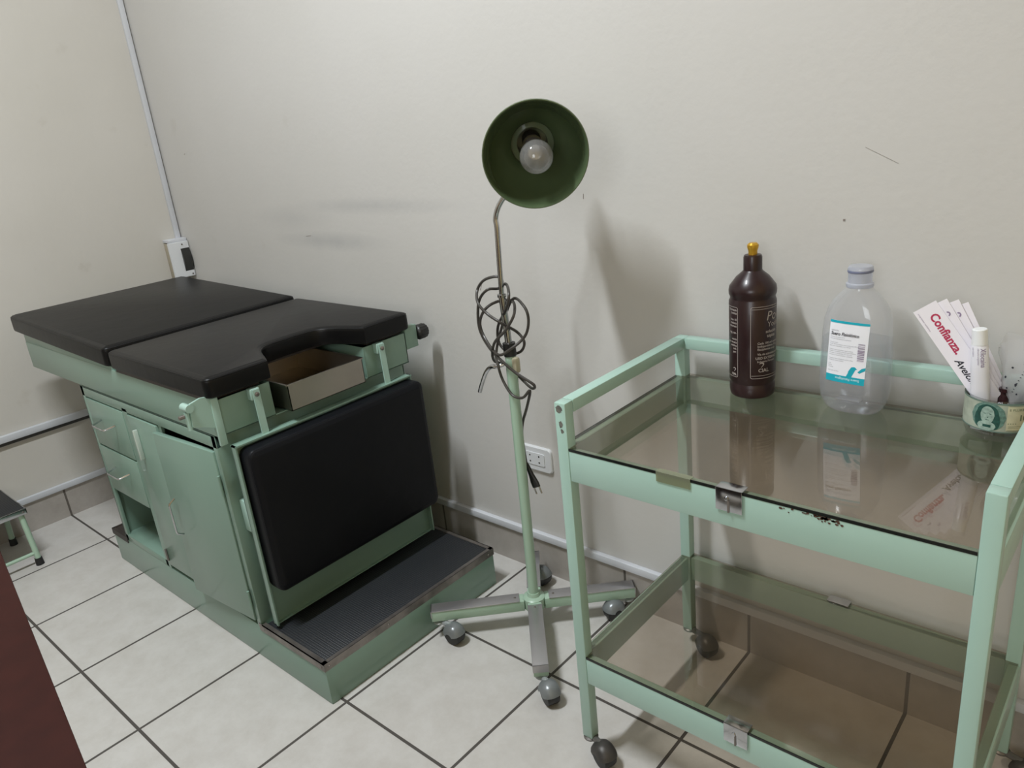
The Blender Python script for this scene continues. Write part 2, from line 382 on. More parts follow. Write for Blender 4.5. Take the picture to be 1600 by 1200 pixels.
loft(wn, [[Vector((x, -0.042, z)) for x, _, z in W] + [Vector((0.055, -0.042, 0.938)), Vector((0.055, -0.042, 0.838))],
          [Vector((x, -0.006, z)) for x, _, z in W] + [Vector((0.055, -0.006, 0.938)), Vector((0.055, -0.006, 0.838))]])
obj('window', wn, DARK_P, cv)
for z, y in ((0.951, -0.032), (0.826, -0.014)):
    obj('screw', lathe(nb(), [(0.0035, 0), (0.003, 0.0015), (0, 0.0015)], (0.060, y, z), (1, 0, 0), 12), STEEL_D, cv)

so = thing('wall_socket', 'white double socket plate low on the back wall behind the lamp pole', 'socket', (1.862, 0, 0.384))
pl = nb(); loft(pl, [[Vector((x, y, z)) for x, z in round_rect(1.802 + i, 1.922 - i, 0.346 + i, 0.422 - i, 0.012 - i * .5)] for y, i in ((0, 0), (-0.006, 0.0005), (-0.0085, 0.003))])
obj('plate', pl, WHITE_P, so)
md = nb(); loft(md, [[Vector((x, y, z)) for x, z in round_rect(1.828, 1.898, 0.366, 0.404, 0.005)] for y in (-0.008, -0.011)])
md = obj('socket_module', md, WHITE_P, so)
for cx in (1.846, 1.879):
    for dz in (-0.0095, 0.0095):
        obj('hole', lathe(nb(), [(0.0026, 0), (0.0026, 0.0006), (0, 0.0006)], (cx, -0.0108, 0.385 + dz), (0, -1, 0), 12), BLACK, md)

clt = thing('ceiling_lamp', 'white twin-tube fluorescent ceiling fitting above the middle of the room', 'lamp', (LX, LY, H))
obj('housing', B(LX - 0.09, LX + 0.09, LY - 0.40, LY + 0.40, H - 0.05, H, bev=0.005), WHITE_P, clt)
em = mat('lit_tube', (0.9, 0.9, 0.9), 0.4); em.node_tree.nodes['Principled BSDF'].inputs['Emission Color'].default_value = (0.97, 1, 0.955, 1)
em.node_tree.nodes['Principled BSDF'].inputs['Emission Strength'].default_value = 6
for dx in (-0.04, 0.04): obj('fluorescent_tube', tube(nb(), [(LX + dx, LY - 0.36, H - 0.066), (LX + dx, LY + 0.36, H - 0.066)], 0.013, 14), em, clt)

# ------------------------------------------------------------ examination table
T = thing('examination_table', 'pale green steel examination table with black vinyl pads, drawers and a step', 'examination table', (1.10, -0.43, 0))
YF, YB = -0.736, -0.130
pb = nb(); box(pb, 0.540, 1.767, YF, YB, 0.0, 0.112, bev=0.002)
base = obj('base_plinth', pb, GREEN_B, T)
# step at the foot end: dark ribbed mat in a worn metal edging
st = obj('step_mat', B(1.498, 1.757, YF + 0.010, YB - 0.010, 0.112, 0.1195, bev=0.001), RIBBED, T)
ed = nb()
box(ed, 1.756, 1.7685, YF - 0.0015, YB + 0.0015, 0.1185, 0.1215); box(ed, 1.7670, 1.7690, YF - 0.0015, YB + 0.0015, 0.100, 0.1215)
for y0, y1 in ((YF - 0.002, YF), (YB, YB + 0.002)): box(ed, 1.478, 1.7685, y0, y1, 0.100, 0.1215)
for y0, y1 in ((YF - 0.002, YF + 0.011), (YB - 0.011, YB + 0.002)): box(ed, 1.492, 1.7685, y0, y1, 0.1185, 0.1215)
obj('edging', ed, STEEL_D, st)
for y in (YF + 0.012, YF + 0.20, YB - 0.02): obj('rivet', lathe(nb(), [(0.004, 0), (0.003, 0.0015), (0, 0.002)], (1.769, y, 0.109), (1, 0, 0), 12), STEEL_D, st)
for x in (1.755, 1.50): obj('rivet', lathe(nb(), [(0.004, 0), (0.003, 0.0015), (0, 0.002)], (x, YF - 0.002, 0.109), (0, -1, 0), 12), STEEL_D, st)
# head end ledge of the plinth with the same brown edging
lg = nb(); box(lg, 0.540, 0.652, YF + .01, YB - .01, 0.112, 0.119); box(lg, 0.537, 0.545, YF - 0.002, YB + 0.002, 0.100, 0.121); box(lg, 0.537, 0.66, YF - 0.0025, YF + 0.008, 0.100, 0.121)
obj('rear_ledge', lg, BOARD, T)
# cabinet body with an open cubby
cb = nb(); X0, X1 = 0.652, 1.488; ZT = 0.664; t = 0.004
box(cb, X0, X0 + t, YF, YB, 0.112, ZT); box(cb, X1 - 0.020, X1, YF, YB, 0.112, ZT, bev=0.0015)
box(cb, X0, X1, YB - t, YB, 0.112, ZT); box(cb, X0, X1, YF, YB, ZT - t, ZT)
box(cb, X0, X1, YF, YF + 0.012, 0.630, ZT, bev=0.001)
box(cb, X0, X0 + 0.020, YF, YF + 0.010, 0.112, ZT, bev=0.001)
box(cb, 0.944, 0.974, YF, YF + 0.010, 0.112, 0.64); box(cb, 1.160, 1.176, YF + 0.004, YF + 0.012, 0.112, 0.64)
box(cb, X0, 0.96, YF, YB, 0.112, 0.135, bev=0.001)
box(cb, 0.962, 0.966, YF + 0.01, YB, 0.13, 0.30); box(cb, X0, 0.966, YF + .01, YB, 0.305, 0.309)
obj('cabinet_body', cb, GREEN_B, T)
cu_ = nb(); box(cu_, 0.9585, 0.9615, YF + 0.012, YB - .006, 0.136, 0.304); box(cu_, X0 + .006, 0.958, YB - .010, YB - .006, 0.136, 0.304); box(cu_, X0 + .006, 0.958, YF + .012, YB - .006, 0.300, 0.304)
obj('cubby_shade_panels', cu_, mat('cubby_shade_dark', (0.022, 0.028, 0.026), 0.6), T)  # added dark panels: the cubby's shade is put into their colour
def pull(x0, x1, z, z2=None, vert=False, drop=0.0, dep=0.028):
    """bent wire handle"""
    if not vert: P = [(x0, YF - 0.004, z), (x0 + 0.008, YF - dep, z - drop), (x1 - 0.008, YF - dep, z - drop), (x1, YF - 0.004, z)]
    else: P = [(x0, YF - 0.01, z), (x0, YF - dep - .004, z - 0.010), (x0, YF - dep - .004, z2 + 0.010), (x0, YF - 0.01, z2)]
    P = [Vector(p) for p in P]; Q = []
    for i, p in enumerate(P):
        if 0 < i < 3: Q += [p + (P[i - 1] - p).normalized() * 0.005, p + ((P[i - 1] - p).normalized() + (P[i + 1] - p).normalized()) * 0.0015, p + (P[i + 1] - p).normalized() * 0.005]
        else: Q.append(p)
    return tube(nb(), Q, 0.0028, 8)
for z0, z1 in ((0.472, 0.626), (0.312, 0.466)):
    d = nb(); box(d, 0.676, 0.942, YF - 0.002, YF + 0.016, z0, z1, bev=0.0018)
    box(d, 0.682, 0.936, YF + 0.016, YF + 0.30, z0 + 0.01, z1 - 0.03)
    dr = obj('drawer', d, GREEN_B, T)
    zc = (z0 + z1) / 2 + 0.02
    obj('handle', pull(0.765, 0.865, zc, drop=0.006, dep=0.036), CHROME, dr)
# narrow door with a small latch, wide door slightly ajar
nd = obj('narrow_door', B(0.976, 1.158, YF - 0.003, YF + 0.012, 0.128, 0.625, bev=0.0018), GREEN_B, T)
obj('latch', B(1.020, 1.027, YF - 0.016, YF - 0.003, 0.498, 0.590, bev=0.002), mat('latch_bright', (0.6, 0.68, 0.62), .25, metal=.3), nd)
obj('hinge', tube(nb(), [(0.982, YF - 0.005, 0.145), (0.982, YF - 0.005, 0.185)], 0.0035, 8), STEEL_D, nd)
A = R_(3.6); hx, hy = 1.466, YF - 0.001
MD = Matrix.Translation((hx, hy, 0)) @ Matrix.Rotation(A, 4, 'Z') @ Matrix.Translation((-hx, -hy, 0))
wd = nb(); box(wd, 1.176, 1.466, YF - 0.004, YF + 0.010, 0.125, 0.618, bev=0.0018, mtx=MD)
wd = obj('wide_door', wd, GREEN_B, T)
hb = pull(1.212, 1.212, 0.432, 0.322, vert=True, dep=0.024); hb.transform(MD); obj('handle', hb, CHROME, wd)
for z in (0.50, 0.165):
    obj('hinge', tube(nb(), [(1.470, YF - 0.006, z), (1.470, YF - 0.006, z + 0.055)], 0.0038, 8), GREEN_B, wd)
# upper frame, open at the foot end for the tray
fr = nb(); FX0, FX1, FZ0, FZ1 = 0.248, 1.516, 0.667, 0.757
box(fr, FX0, FX1, YF - 0.001, YF + 0.004, FZ0, FZ1, bev=0.001); box(fr, FX0, FX1, YB - 0.004, YB, FZ0, FZ1, bev=0.001)
box(fr, FX0, FX0 + 0.004, YF, YB, FZ0, FZ1); box(fr, FX0, FX1, YF, YB, FZ0, FZ0 + 0.003)
box(fr, FX1 - 0.004, FX1, YF, -0.582, FZ0, FZ1, bev=0.001); box(fr, FX1 - 0.004, FX1, -0.282, YB, FZ0, FZ1, bev=0.001)
box(fr, 1.20, 1.204, YF, YB, FZ0, FZ1)
for y in (-0.582, -0.282): box(fr, 1.20, FX1, y - 0.0015, y + 0.0015, FZ0, FZ1)
obj('frame', fr, GREEN_B, T)
bd = nb(); box(bd, 0.995, 1.498, YF + 0.004, YB - 0.004, 0.757, 0.770)
# board stops short of the notch
obj('seat_board', B(0.995, 1.375, YF - 0.002, YB - 0.004, 0.757, 0.769), BOARD, T); bd.free()
obj('seat_board', B(1.375, 1.505, YF - 0.002, -0.60, 0.757, 0.769), BOARD, T)
obj('seat_board', B(1.375, 1.505, -0.262, YB - 0.004, 0.757, 0.769), BOARD, T)
# head cushion (slightly raised at the head end)
MH = Matrix.Translation((0.965, 0, 0.768)) @ Matrix.Rotation(R_(1.7), 4, 'Y') @ Matrix.Translation((-0.965, 0, 0))
hc = nb(); cushion(hc, round_rect(0.190, 0.965, -0.748, -0.118, 0.018, 5), 0.0, 0.056, 0.012, 0.004, MH)
obj('backrest_panel', B(0.250, 0.960, YF, YB, -0.032, -0.0005, bev=0.001, mtx=MH), GREEN_B, T)
hc = obj('head_cushion', hc, VINYL, T)
def seam(P, z, M=None, r=0.0016):
    Q = [Vector((x, y, z)) for x, y in P]
    if M is not None: Q = [M @ q for q in Q]
    return tube(nb(), Q + [Q[0]], r, 6, cap=False)
obj('piping', seam(inset_loop(round_rect(0.190, 0.965, -0.748, -0.118, 0.018, 5), 0.0025), 0.0505, MH), VINYL, hc)
# seat cushion with the rounded cut-out at the foot end
def seat_outline():
    x0, x1, y0, y1, r = 0.982, 1.535, -0.748, -0.118, 0.020
    P = []
    def arc(cx, cy, rr, a0, a1, n):
        for k in range(n + 1):
            a = R_(a0 + (a1 - a0) * k / n); P.append((cx + rr * math.cos(a), cy + rr * math.sin(a)))
    arc(x0 + r, y0 + r, r, 180, 270, 5)
    arc(x1 - r, y0 + r, r, -90, 0, 5)
    yc, hw, dp = -0.433, 0.150, 0.135
    pts = []
    for k in range(33):
        u = -1 + 2 * k / 32; y = yc + u * hw
        s = 1 - abs(u) ** 2.6; e = 0.5 - 0.5 * math.cos(PI * min(1, s * 1.12))
        pts.append((x1 - dp * (0.35 * max(s, 0) ** 0.8 + 0.65 * e), y))
    P.extend(pts)
    arc(x1 - r, y1 - r, r, 0, 90, 5)
    arc(x0 + r, y1 - r, r, 90, 180, 5)
    return P
SO = seat_outline()
sc_ = nb(); cushion(sc_, SO, 0.769, 0.818, 0.010, 0.004)
sc_ = obj('seat_cushion', sc_, VINYL, T)
obj('piping', seam(inset_loop(SO, 0.002), 0.8135), VINYL, sc_)
# stainless tray pulled out under the cut-out
ty = nb(); a0, a1, b0, b1, z0, z1 = 1.24, 1.556, -0.556, -0.322, 0.676, 0.744
th = 0.0018
box(ty, a0, a1, b0, b1, z0, z0 + th); box(ty, a0, a0 + th, b0, b1, z0, z1); box(ty, a1 - th, a1, b0, b1, z0, z1)
box(ty, a0, a1, b0, b0 + th, z0, z1); box(ty, a0, a1, b1 - th, b1, z0, z1)
for (p, q) in (((a1 - .003, a1 + .003), (b0 - .002, b1 + .002)), ((a0, a1), (b0 - .004, b0 + .002)), ((a0, a1), (b1 - .002, b1 + .004))):
    box(ty, p[0], p[1], q[0], q[1], z1 - 0.0015, z1 + 0.0015)
tray = thing('steel_tray', 'stainless steel tray pulled out under the notch of the seat pad', 'tray', ((a0 + a1) / 2, (b0 + b1) / 2, z0))
obj('tray_body', ty, STEEL, tray)
pw = nb()
g = [[Vector((1.47 + 0.075 * i / 7 + random.uniform(-.003, .003), -0.53 + 0.07 * j / 7 + random.uniform(-.003, .003), 0.694 + 0.030 * math.exp(-((i - 3.5) ** 2 + (j - 3.5) ** 2) / 7) + random.uniform(-.004, .004))) for j in range(8)] for i in range(8)]
V = [[pw.verts.new(p) for p in r] for r in g]
for i in range(7):
    for j in range(7): pw.faces.new((V[i][j], V[i + 1][j], V[i + 1][j + 1], V[i][j + 1]))
bmesh.ops.solidify(pw, geom=pw.faces[:], thickness=0.0012)
single('plastic_wrapper', pw, BAG, 'crumpled clear plastic wrapper lying inside the steel tray', 'wrapper', (1.51, -0.50, 0.678))
# hanging leg rest: green steel panel, cushion, two hinge arms
lr = nb(); PX = 1.532
box(lr, PX, PX + 0.004, -0.722, -0.160, 0.132, 0.644, bev=0.001)
box(lr, PX, PX + 0.020, -0.722, -0.718, 0.132, 0.644); box(lr, PX, PX + 0.020, -0.164, -0.160, 0.132, 0.644)
box(lr, PX, PX + 0.012, -0.722, -0.160, 0.132, 0.135); box(lr, PX - 0.002, PX + 0.022, -0.722, -0.160, 0.640, 0.644)
lrp = obj('leg_rest_panel', lr, GREEN_B, T)
ML = Matrix(((0, 0, 1, 0), (1, 0, 0, 0), (0, 1, 0, 0), (0, 0, 0, 1)))
LO = round_rect(-0.712, -0.152, 0.238, 0.632, 0.022, 5)
lc = nb(); cushion(lc, LO, PX + 0.005, PX + 0.058, 0.011, 0.005, ML)
lc = obj('leg_rest_cushion', lc, VINYL_N, T)
obj('piping', seam(inset_loop(LO, 0.003), PX + 0.053, ML), VINYL_N, lc)
for y in (-0.632, -0.238):
    br = nb(); box(br, 1.516, 1.536, y - 0.013, y + 0.013, 0.731, 0.760, bev=0.003)
    prism(br, [(1.537, y - 0.009, 0.758), (1.537, y + 0.009, 0.758), (1.540, y + 0.009, 0.640), (1.540, y - 0.009, 0.640)], (0.004, 0, 0))
    bo = obj('hinge_arm', br, GREEN, lrp)
    obj('bolt', lathe(nb(), [(0.006, -0.004), (0.006, 0.003), (0.003, 0.005), (0, 0.005)], (1.541, y, 0.746), (1, 0, 0), 10), STEEL_D, bo)
ctc = nb(); box(ctc, 1.488, 1.520, -0.716, -0.694, 0.395, 0.485, bev=0.006); box(ctc, 1.516, 1.531, -0.716, -0.700, 0.41, 0.47, bev=0.004)
obj('catch', ctc, GREEN, T)
# stirrup clamps on both front corners
cl = nb()
loft(cl, [[Vector((x, y, z)) for y, z in ((-0.731, 0.772), (-0.760, 0.776), (-0.788, 0.770), (-0.792, 0.715), (-0.760, 0.703), (-0.731, 0.690))] for x in (1.512, 1.518)])
box(cl, 1.512, 1.521, YF - 0.003, YF + 0.016, 0.645, 0.766, bev=0.002)
tube(cl, [(1.494, -0.792, 0.762), (1.526, -0.792, 0.762)], 0.010, 12)
tube(cl, [(1.510, -0.795, 0.708), (1.510, -0.795, 0.752)], 0.006, 10)
cl = obj('stirrup_clamp', cl, GREEN, T)
obj('bolt', lathe(nb(), [(0.005, 0), (0.005, 0.012), (0.002, 0.014), (0, 0.014)], (1.510, -0.802, 0.744), (0, -1, 0), 10), STEEL_D, cl)
cr = nb(); box(cr, 1.496, 1.517, YB, YB + 0.046, 0.705, 0.772, bev=0.003)
cr = obj('stirrup_clamp', cr, GREEN_B, T)
kn = nb(); K = []
for z, r in ((0, .014), (0.004, .020), (0.009, .0225), (0.031, .0225), (0.036, .020)):
    K.append([Vector((1.508 + (r - (0.0014 if k % 2 else 0)) * math.cos(2 * PI * k / 28), YB + 0.048 + z, 0.742 + (r - (0.0014 if k % 2 else 0)) * math.sin(2 * PI * k / 28))) for k in range(28)])
loft(kn, K); obj('knob', kn, BLACK, cr)

# ------------------------------------------------------------ casters
def caster(root, contact, stem, R=0.022, m=SILVER):
    """contact = floor point under the wheel, stem = (x,y,z) of the mounting point; returns the caster part"""
    cx, cy = contact; sx, sy, sz = stem
    d = Vector((cx - sx, cy - sy, 0)); d = d.normalized() if d.length > 1e-4 else Vector((1, 0, 0)); sd = Vector((-d.y, d.x, 0))
    c = Vector((cx, cy, R)); bm = nb()
    # domed hood over the wheel
    hR = R * 1.18; loops = []
    for i in range(9):
        a = PI * (i / 8) - 0.0; wdt = 0.020 * 1
        loops.append([c + sd * (R * 0.86 * math.cos(a)) + (d * math.cos(b) + Vector((0, 0, 1)) * math.sin(b)) * (hR * math.sqrt(max(0.12, math.sin(a)))) for b in [R_(-5 + 150 * k / 12 + 20) for k in range(13)]])
    V = [[bm.verts.new(p) for p in lp] for lp in loops]
    for i in range(8):
        for k in range(12): bm.faces.new((V[i][k], V[i + 1][k], V[i + 1][k + 1], V[i][k + 1]))
    bmesh.ops.solidify(bm, geom=bm.faces[:], thickness=0.0015)
    top = Vector((sx, sy, 0)); lo_ = Vector((sx, sy, min(sz - .004, R * 1.75)))
    tube(bm, [lo_ - Vector((0, 0, .006)), Vector((sx, sy, sz))], 0.0065, 12)
    lathe(bm, [(0.013, 0), (0.016, 0.003), (0.016, 0.006), (0.012, 0.009)], (sx, sy, lo_.z - 0.006), seg=18)
    tube(bm, [lo_ - Vector((0, 0, .002)), c + Vector((0, 0, R * 0.9)) - d * R * .3], 0.007, 8)
    h = obj('caster', bm, m, root)
    wb = nb(); lathe(wb, [(R * .5, -R * .58), (R * .93, -R * .56), (R, -R * .35), (R, R * .35), (R * .93, R * .56), (R * .5, R * .58)], c, sd, 28)
    obj('wheel', wb, WHEEL, h)
    return h

# ------------------------------------------------------------ gooseneck lamp
HX, HY = 1.990, -0.212
Lm = thing('examination_lamp', 'green gooseneck floor lamp on a four-arm wheeled base with its cord coiled', 'floor lamp', (HX, HY, 0))
hbm = nb(); lathe(hbm, [(0.030, 0.058), (0.031, 0.060), (0.031, 0.089), (0.028, 0.0915), (0.019, 0.094), (0.0165, 0.104)], (HX, HY, 0), seg=12); obj('hub', hbm, GREEN_L, Lm)
tips = [((1.790, -0.408), (1.856, -0.395)), ((2.178, -0.417), (2.204, -0.423)), ((2.186, -0.022), (2.155, -0.078)), ((1.848, -0.045), (1.887, -0.058))]
for (tx, ty_), ct in tips:
    v = Vector((tx - HX, ty_ - HY, 0)); Ln = v.length; ang = math.atan2(v.y, v.x)
    M = Matrix.Translation((HX, HY, 0)) @ Matrix.Rotation(ang, 4, 'Z')
    ar = obj('arm', B(0.028, Ln, -0.018, 0.018, 0.058, 0.088, bev=0.001, mtx=M), GREEN_L, Lm)
    cp = nb(); box(cp, 0.040, Ln + 0.001, -0.0192, 0.0192, 0.0882, 0.0905, bev=0.0006, mtx=M)
    box(cp, Ln - 0.001, Ln + 0.001, -0.0192, 0.0192, 0.070, 0.0905, mtx=M)
    obj('arm_cover', cp, STEEL_N, ar)
    obj('screw', lathe(nb(), [(0.0035, 0), (0.002, 0.002), (0, 0.002)], M @ Vector((0.052, 0, 0.0905)), (0, 0, 1), 10), STEEL_D, ar)
    sx, sy = tx - v.x / Ln * 0.018, ty_ - v.y / Ln * 0.018
    caster(Lm, ct, (sx, sy, 0.060), 0.0275)
obj('pole', tube(nb(), [(HX, HY, 0.10), (HX + 0.008, HY, 0.782)], 0.0135, 24), GREEN_L, Lm)
obj('collar', tube(nb(), [(1.998, HY, 0.776), (1.997, HY, 0.808)], 0.0155, 20), BLACK, Lm)
stem = nb(); tube(stem, [(1.997, HY, 0.80), (1.991, HY, 0.923)], 0.0085, 16); lathe(stem, [(0.0085, 0), (0.011, 0.001), (0.011, 0.007), (0.0085, 0.008)], (1.991, HY, 0.919), seg=20)
obj('inner_tube', stem, CHROME, Lm)
AX = Vector((0.085, -0.095, -0.020)).normalized(); O = Vector((2.190, -0.285, 1.238))
Bk = O - AX * 0.155
gp = smooth_path([(1.991, HY, 0.925), (1.994, HY, 1.00), (1.998, HY, 1.08), (1.998, HY, 1.105), (2.012, HY + 0.004, 1.135), (2.038, HY + 0.020, 1.170), tuple(Bk + Vector((-0.018, 0.002, -0.030)))], 6)
obj('gooseneck', tube(nb(), gp, 0.0062, 14), CHROME, Lm)
sh = nb()
pr = [(0.104, 0.0), (0.1055, 0.0), (0.1065, 0.003), (0.103, 0.006), (0.100, 0.020), (0.093, 0.045), (0.080, 0.070), (0.064, 0.092), (0.050, 0.106), (0.047, 0.112), (0.047, 0.122), (0.036, 0.124), (0.035, 0.175), (0.0, 0.177)]
outer = [(r, -z) for r, z in pr]
inner = [(r - 0.0018, -z + 0.0) for r, z in pr[2:-2]]
M_in = [(0.1015, -0.004), (0.098, -0.020), (0.091, -0.045), (0.078, -0.070), (0.062, -0.092), (0.048, -0.106), (0.045, -0.112), (0.045, -0.120), (0.033, -0.122), (0.032, -0.172), (0.0, -0.1725)]
lathe(sh, list(reversed(outer)) + M_in, O, AX, 64, cap0=False, cap1=False)
shade = obj('lamp_shade', sh, GREEN_S, Lm)
sk = nb(); lathe(sk, [(0.020, -0.172), (0.020, -0.105), (0.018, -0.100)], O, AX, 28)
SCK = obj('socket', sk, mat('bakelite', (0.035, 0.032, 0.03), 0.4), Lm)
obj('socket_ring', lathe(nb(), [(0.0205, -0.112), (0.0215, -0.098), (0.0185, -0.095), (0.0175, -0.105)], O, AX, 28), STEEL, SCK)
bl = nb(); bc = -0.010
prof = [(0.0125, -0.120), (0.0125, -0.085), (0.013, -0.070), (0.016, -0.055)]
for k in range(14):
    a = R_(-58 + (148) * k / 13); prof.append((0.0335 * math.cos(a), bc + 0.0335 * math.sin(a)))
prof = prof[:3] + prof[4:]
prof[-1] = (0, prof[-1][1])
lathe(bl, prof, O + Vector((0.002, 0, -0.004)), AX, 32)
bulb = obj('bulb', bl, BULB, Lm)
obj('bulb_cap', lathe(nb(), [(0.0132, -0.105), (0.0136, -0.070), (0.0150, -0.052), (0.0145, -0.052), (0.0, -0.060)], O + Vector((0.002, 0, -0.004)), AX, 24), CHROME, bulb)
lv = smooth_path([(1.988, -0.228, 0.757), (1.973, -0.240, 0.753), (1.956, -0.240, 0.750), (1.937, -0.240, 0.733), (1.918, -0.240, 0.700), (1.907, -0.240, 0.677)], 6)
obj('clamp_lever', tube(nb(), lv, 0.0052, 12), CHROME, Lm)
tg = nb(); box(tg, 2.008, 2.024, -0.224, -0.206, 0.735, 0.775, bev=0.006); obj('clamp_nut', tg, mat('cream_plastic', (0.45, 0.42, 0.30), 0.5), Lm)
CP = [(1.972, -0.188, 0.924), (1.982, -0.200, 0.963), (1.944, -0.212, 0.959), (1.914, -0.212, 0.933), (1.934, -0.237, 0.907), (1.962, -0.237, 0.882), (2.003, -0.237, 0.864), (2.008, -0.190, 0.829), (2.025, -0.188, 0.805), (2.01, -0.188, 0.78), (1.975, -0.188, 0.772), (1.943, -0.188, 0.793), (1.945, -0.188, 0.837), (2.018, -0.230, 0.899), (2.03, -0.230, 0.935), (1.985, -0.188, 0.945), (1.959, -0.188, 0.932), (1.947, -0.212, 0.934), (1.918, -0.212, 0.91), (1.906, -0.212, 0.877), (1.905, -0.212, 0.831), (1.928, -0.212, 0.79), (1.99, -0.240, 0.773), (2.034, -0.237, 0.744), (2.082, -0.234, 0.722), (2.051, -0.212, 0.703), (1.963, -0.188, 0.737), (1.941, -0.212, 0.756), (1.975, -0.240, 0.811), (2.018, -0.240, 0.85), (2.04, -0.230, 0.888), (2.0, -0.188, 0.905), (1.951, -0.188, 0.899), (1.932, -0.212, 0.885), (1.909, -0.212, 0.85), (1.918, -0.212, 0.813), (1.982, -0.240, 0.785), (2.021, -0.237, 0.801), (2.05, -0.212, 0.83), (2.066, -0.212, 0.871), (2.056, -0.212, 0.903), (2.0, -0.188, 0.908), (1.95, -0.188, 0.821), (1.935, -0.195, 0.768), (1.979, -0.240, 0.763), (1.987, -0.237, 0.721), (2.013, -0.237, 0.686), (2.046, -0.237, 0.684), (2.065, -0.230, 0.703), (2.035, -0.212, 0.651), (1.994, -0.189, 0.591), (1.985, -0.186, 0.55), (1.990, -0.187, 0.475)]
cd_ = obj('power_cord', tube(nb(), smooth_path(CP, 6), 0.0035, 8), CORD, Lm)
pp = nb(); loft(pp, [[Vector((1.990 + (2.017 - 1.990) * f, -0.187, 0.478 - 0.062 * f)) + Vector((0.93 * wx * math.cos(a), wy * math.sin(a), 0.36 * wx * math.cos(a))) for a in [2 * PI * k / 16 for k in range(16)]] for f, wx, wy in ((0, .004, .004), (.15, .006, .005), (.5, .008, .006), (.8, .013, .0065), (1.0, .013, .0065))])
pg = obj('plug', pp, BLACK, cd_)
for s in (-1, 1):
    p0 = Vector((2.017 + s * 0.0088, -0.187, 0.416 + s * 0.0035)); obj('pin', tube(nb(), [p0, p0 + Vector((0.0072, 0, -0.0175))], 0.0021, 8), CHROME, pg)

# ------------------------------------------------------------ trolley
G = thing('instrument_trolley', 'pale green steel instrument trolley with two smoked glass shelves on wheels', 'trolley', (2.71, -0.265, 0))
px0, px1, py0, py1 = 2.356, 3.065, -0.497, -0.037; pw_ = 0.025; TOPZ = 0.820
posts = {}
for nm, (x, y) in dict(a=(px0, py0), b=(px1 - pw_, py0), c=(px0, py1 - pw_), d=(px1 - pw_, py1 - pw_)).items():
    posts[nm] = obj('post', B(x, x + pw_, y, y + pw_, 0.046, TOPZ, bev=0.0025), GREEN, G)
rz0, rz1 = TOPZ - 0.025, TOPZ + 0.0005
obj('guard_rail', B(px0, px0 + pw_, py0 + pw_, py1 - pw_, rz0, rz1, bev=0.0025), GREEN, G)
obj('guard_rail', B(px1 - pw_, px1, py0 + pw_, py1 - pw_, rz0, rz1, bev=0.0025), GREEN, G)
obj('guard_rail', B(px0 + pw_, px1 - pw_, py1 - pw_, py1, rz0, rz1, bev=0.0025), GREEN, G)
for zt, hgt in ((0.7265, 0.062), (0.2575, 0.062)):
    f = nb(); z0 = zt - hgt
    box(f, px0 + pw_, px1 - pw_, py0 + 0.001, py0 + 0.020, z0, zt, bev=0.0015)
    box(f, px0 + pw_, px1 - pw_, py1 - 0.020, py1 - 0.001, z0, zt, bev=0.0015)
    box(f, px0 + 0.001, px0 + 0.020, py0 + pw_, py1 - pw_, z0, zt, bev=0.0015)
    box(f, px1 - 0.020, px1 - 0.001, py0 + pw_, py1 - pw_, z0, zt, bev=0.0015)
    f = obj('shelf_frame', f, GREEN, G)
    # glass cut round the four posts
    gz0, gz1 = zt, zt + 0.005; e = 0.0005
    gx0, gx1, gy0, gy1 = px0 + 0.004, px1 - 0.004, py0 + 0.002, py1 - 0.004; c_ = pw_ + e
    out = [(px0 + c_, gy0), (px1 - c_, gy0), (px1 - c_, py0 + c_), (gx1, py0 + c_), (gx1, py1 - c_), (px1 - c_, py1 - c_), (px1 - c_, gy1), (px0 + c_, gy1), (px0 + c_, py1 - c_), (gx0, py1 - c_), (gx0, py0 + c_), (px0 + c_, py0 + c_)]
    gb = nb(); prism(gb, [(x, y, gz0) for x, y in out], (0, 0, 0.005))
    gl = obj('glass_shelf', gb, SMOKE, G, smooth=False)
    # dark rubber line along the glass edges
    if zt > 0.5:
        ob = nb(); box(ob, px0 + c_, px1 - c_, py0 + 0.0004, py0 + 0.0019, gz0, gz1)
        box(ob, px0 + 0.002, px0 + 0.0038, py0 + c_, py1 - c_, gz0, gz1)
        obj('glass_edge', ob, mat('dark_glass_edge', (0.006, 0.008, 0.007), 0.2), gl)
    else:
        ob = nb(); box(ob, px0 + c_, px1 - c_, py0 + 0.0004, py0 + 0.0019, gz0, gz1); obj('glass_edge', ob, bpy.data.materials['dark_glass_edge'], gl)
    for (cx, yy, s) in ((2.698 if zt > .5 else 2.708, py0, -1), (2.730, py1, 1)):
        ck = nb(); w2 = 0.0225
        if s < 0:
            box(ck, cx - w2, cx + w2, yy - 0.003, yy + 0.020, gz1, gz1 + 0.002, bev=0.0009)
            box(ck, cx - w2, cx + w2, yy - 0.003, yy - 0.001, zt - 0.033, gz1 + 0.002, bev=0.0009)
            cko = obj('clip', ck, CHROME, f)
            obj('clip_tab', B(cx - 0.0015, cx + 0.0015, yy - 0.0045, yy - 0.003, zt - 0.034, zt - 0.012), STEEL_D, cko)
            obj('clip_screw', lathe(nb(), [(0.004, 0), (0.0035, 0.002), (0, 0.0028)], (cx - 0.003, yy - 0.003, zt - 0.010), (0, -1, 0), 12), CHROME, cko)
        else:
            box(ck, cx - w2, cx + w2, yy - 0.022, yy + 0.003, gz1, gz1 + 0.002, bev=0.0009)
            box(ck, cx - w2, cx + w2, yy + 0.001, yy + 0.003, zt - 0.030, gz1 + 0.002, bev=0.0009)
            obj('clip', ck, CHROME, f)
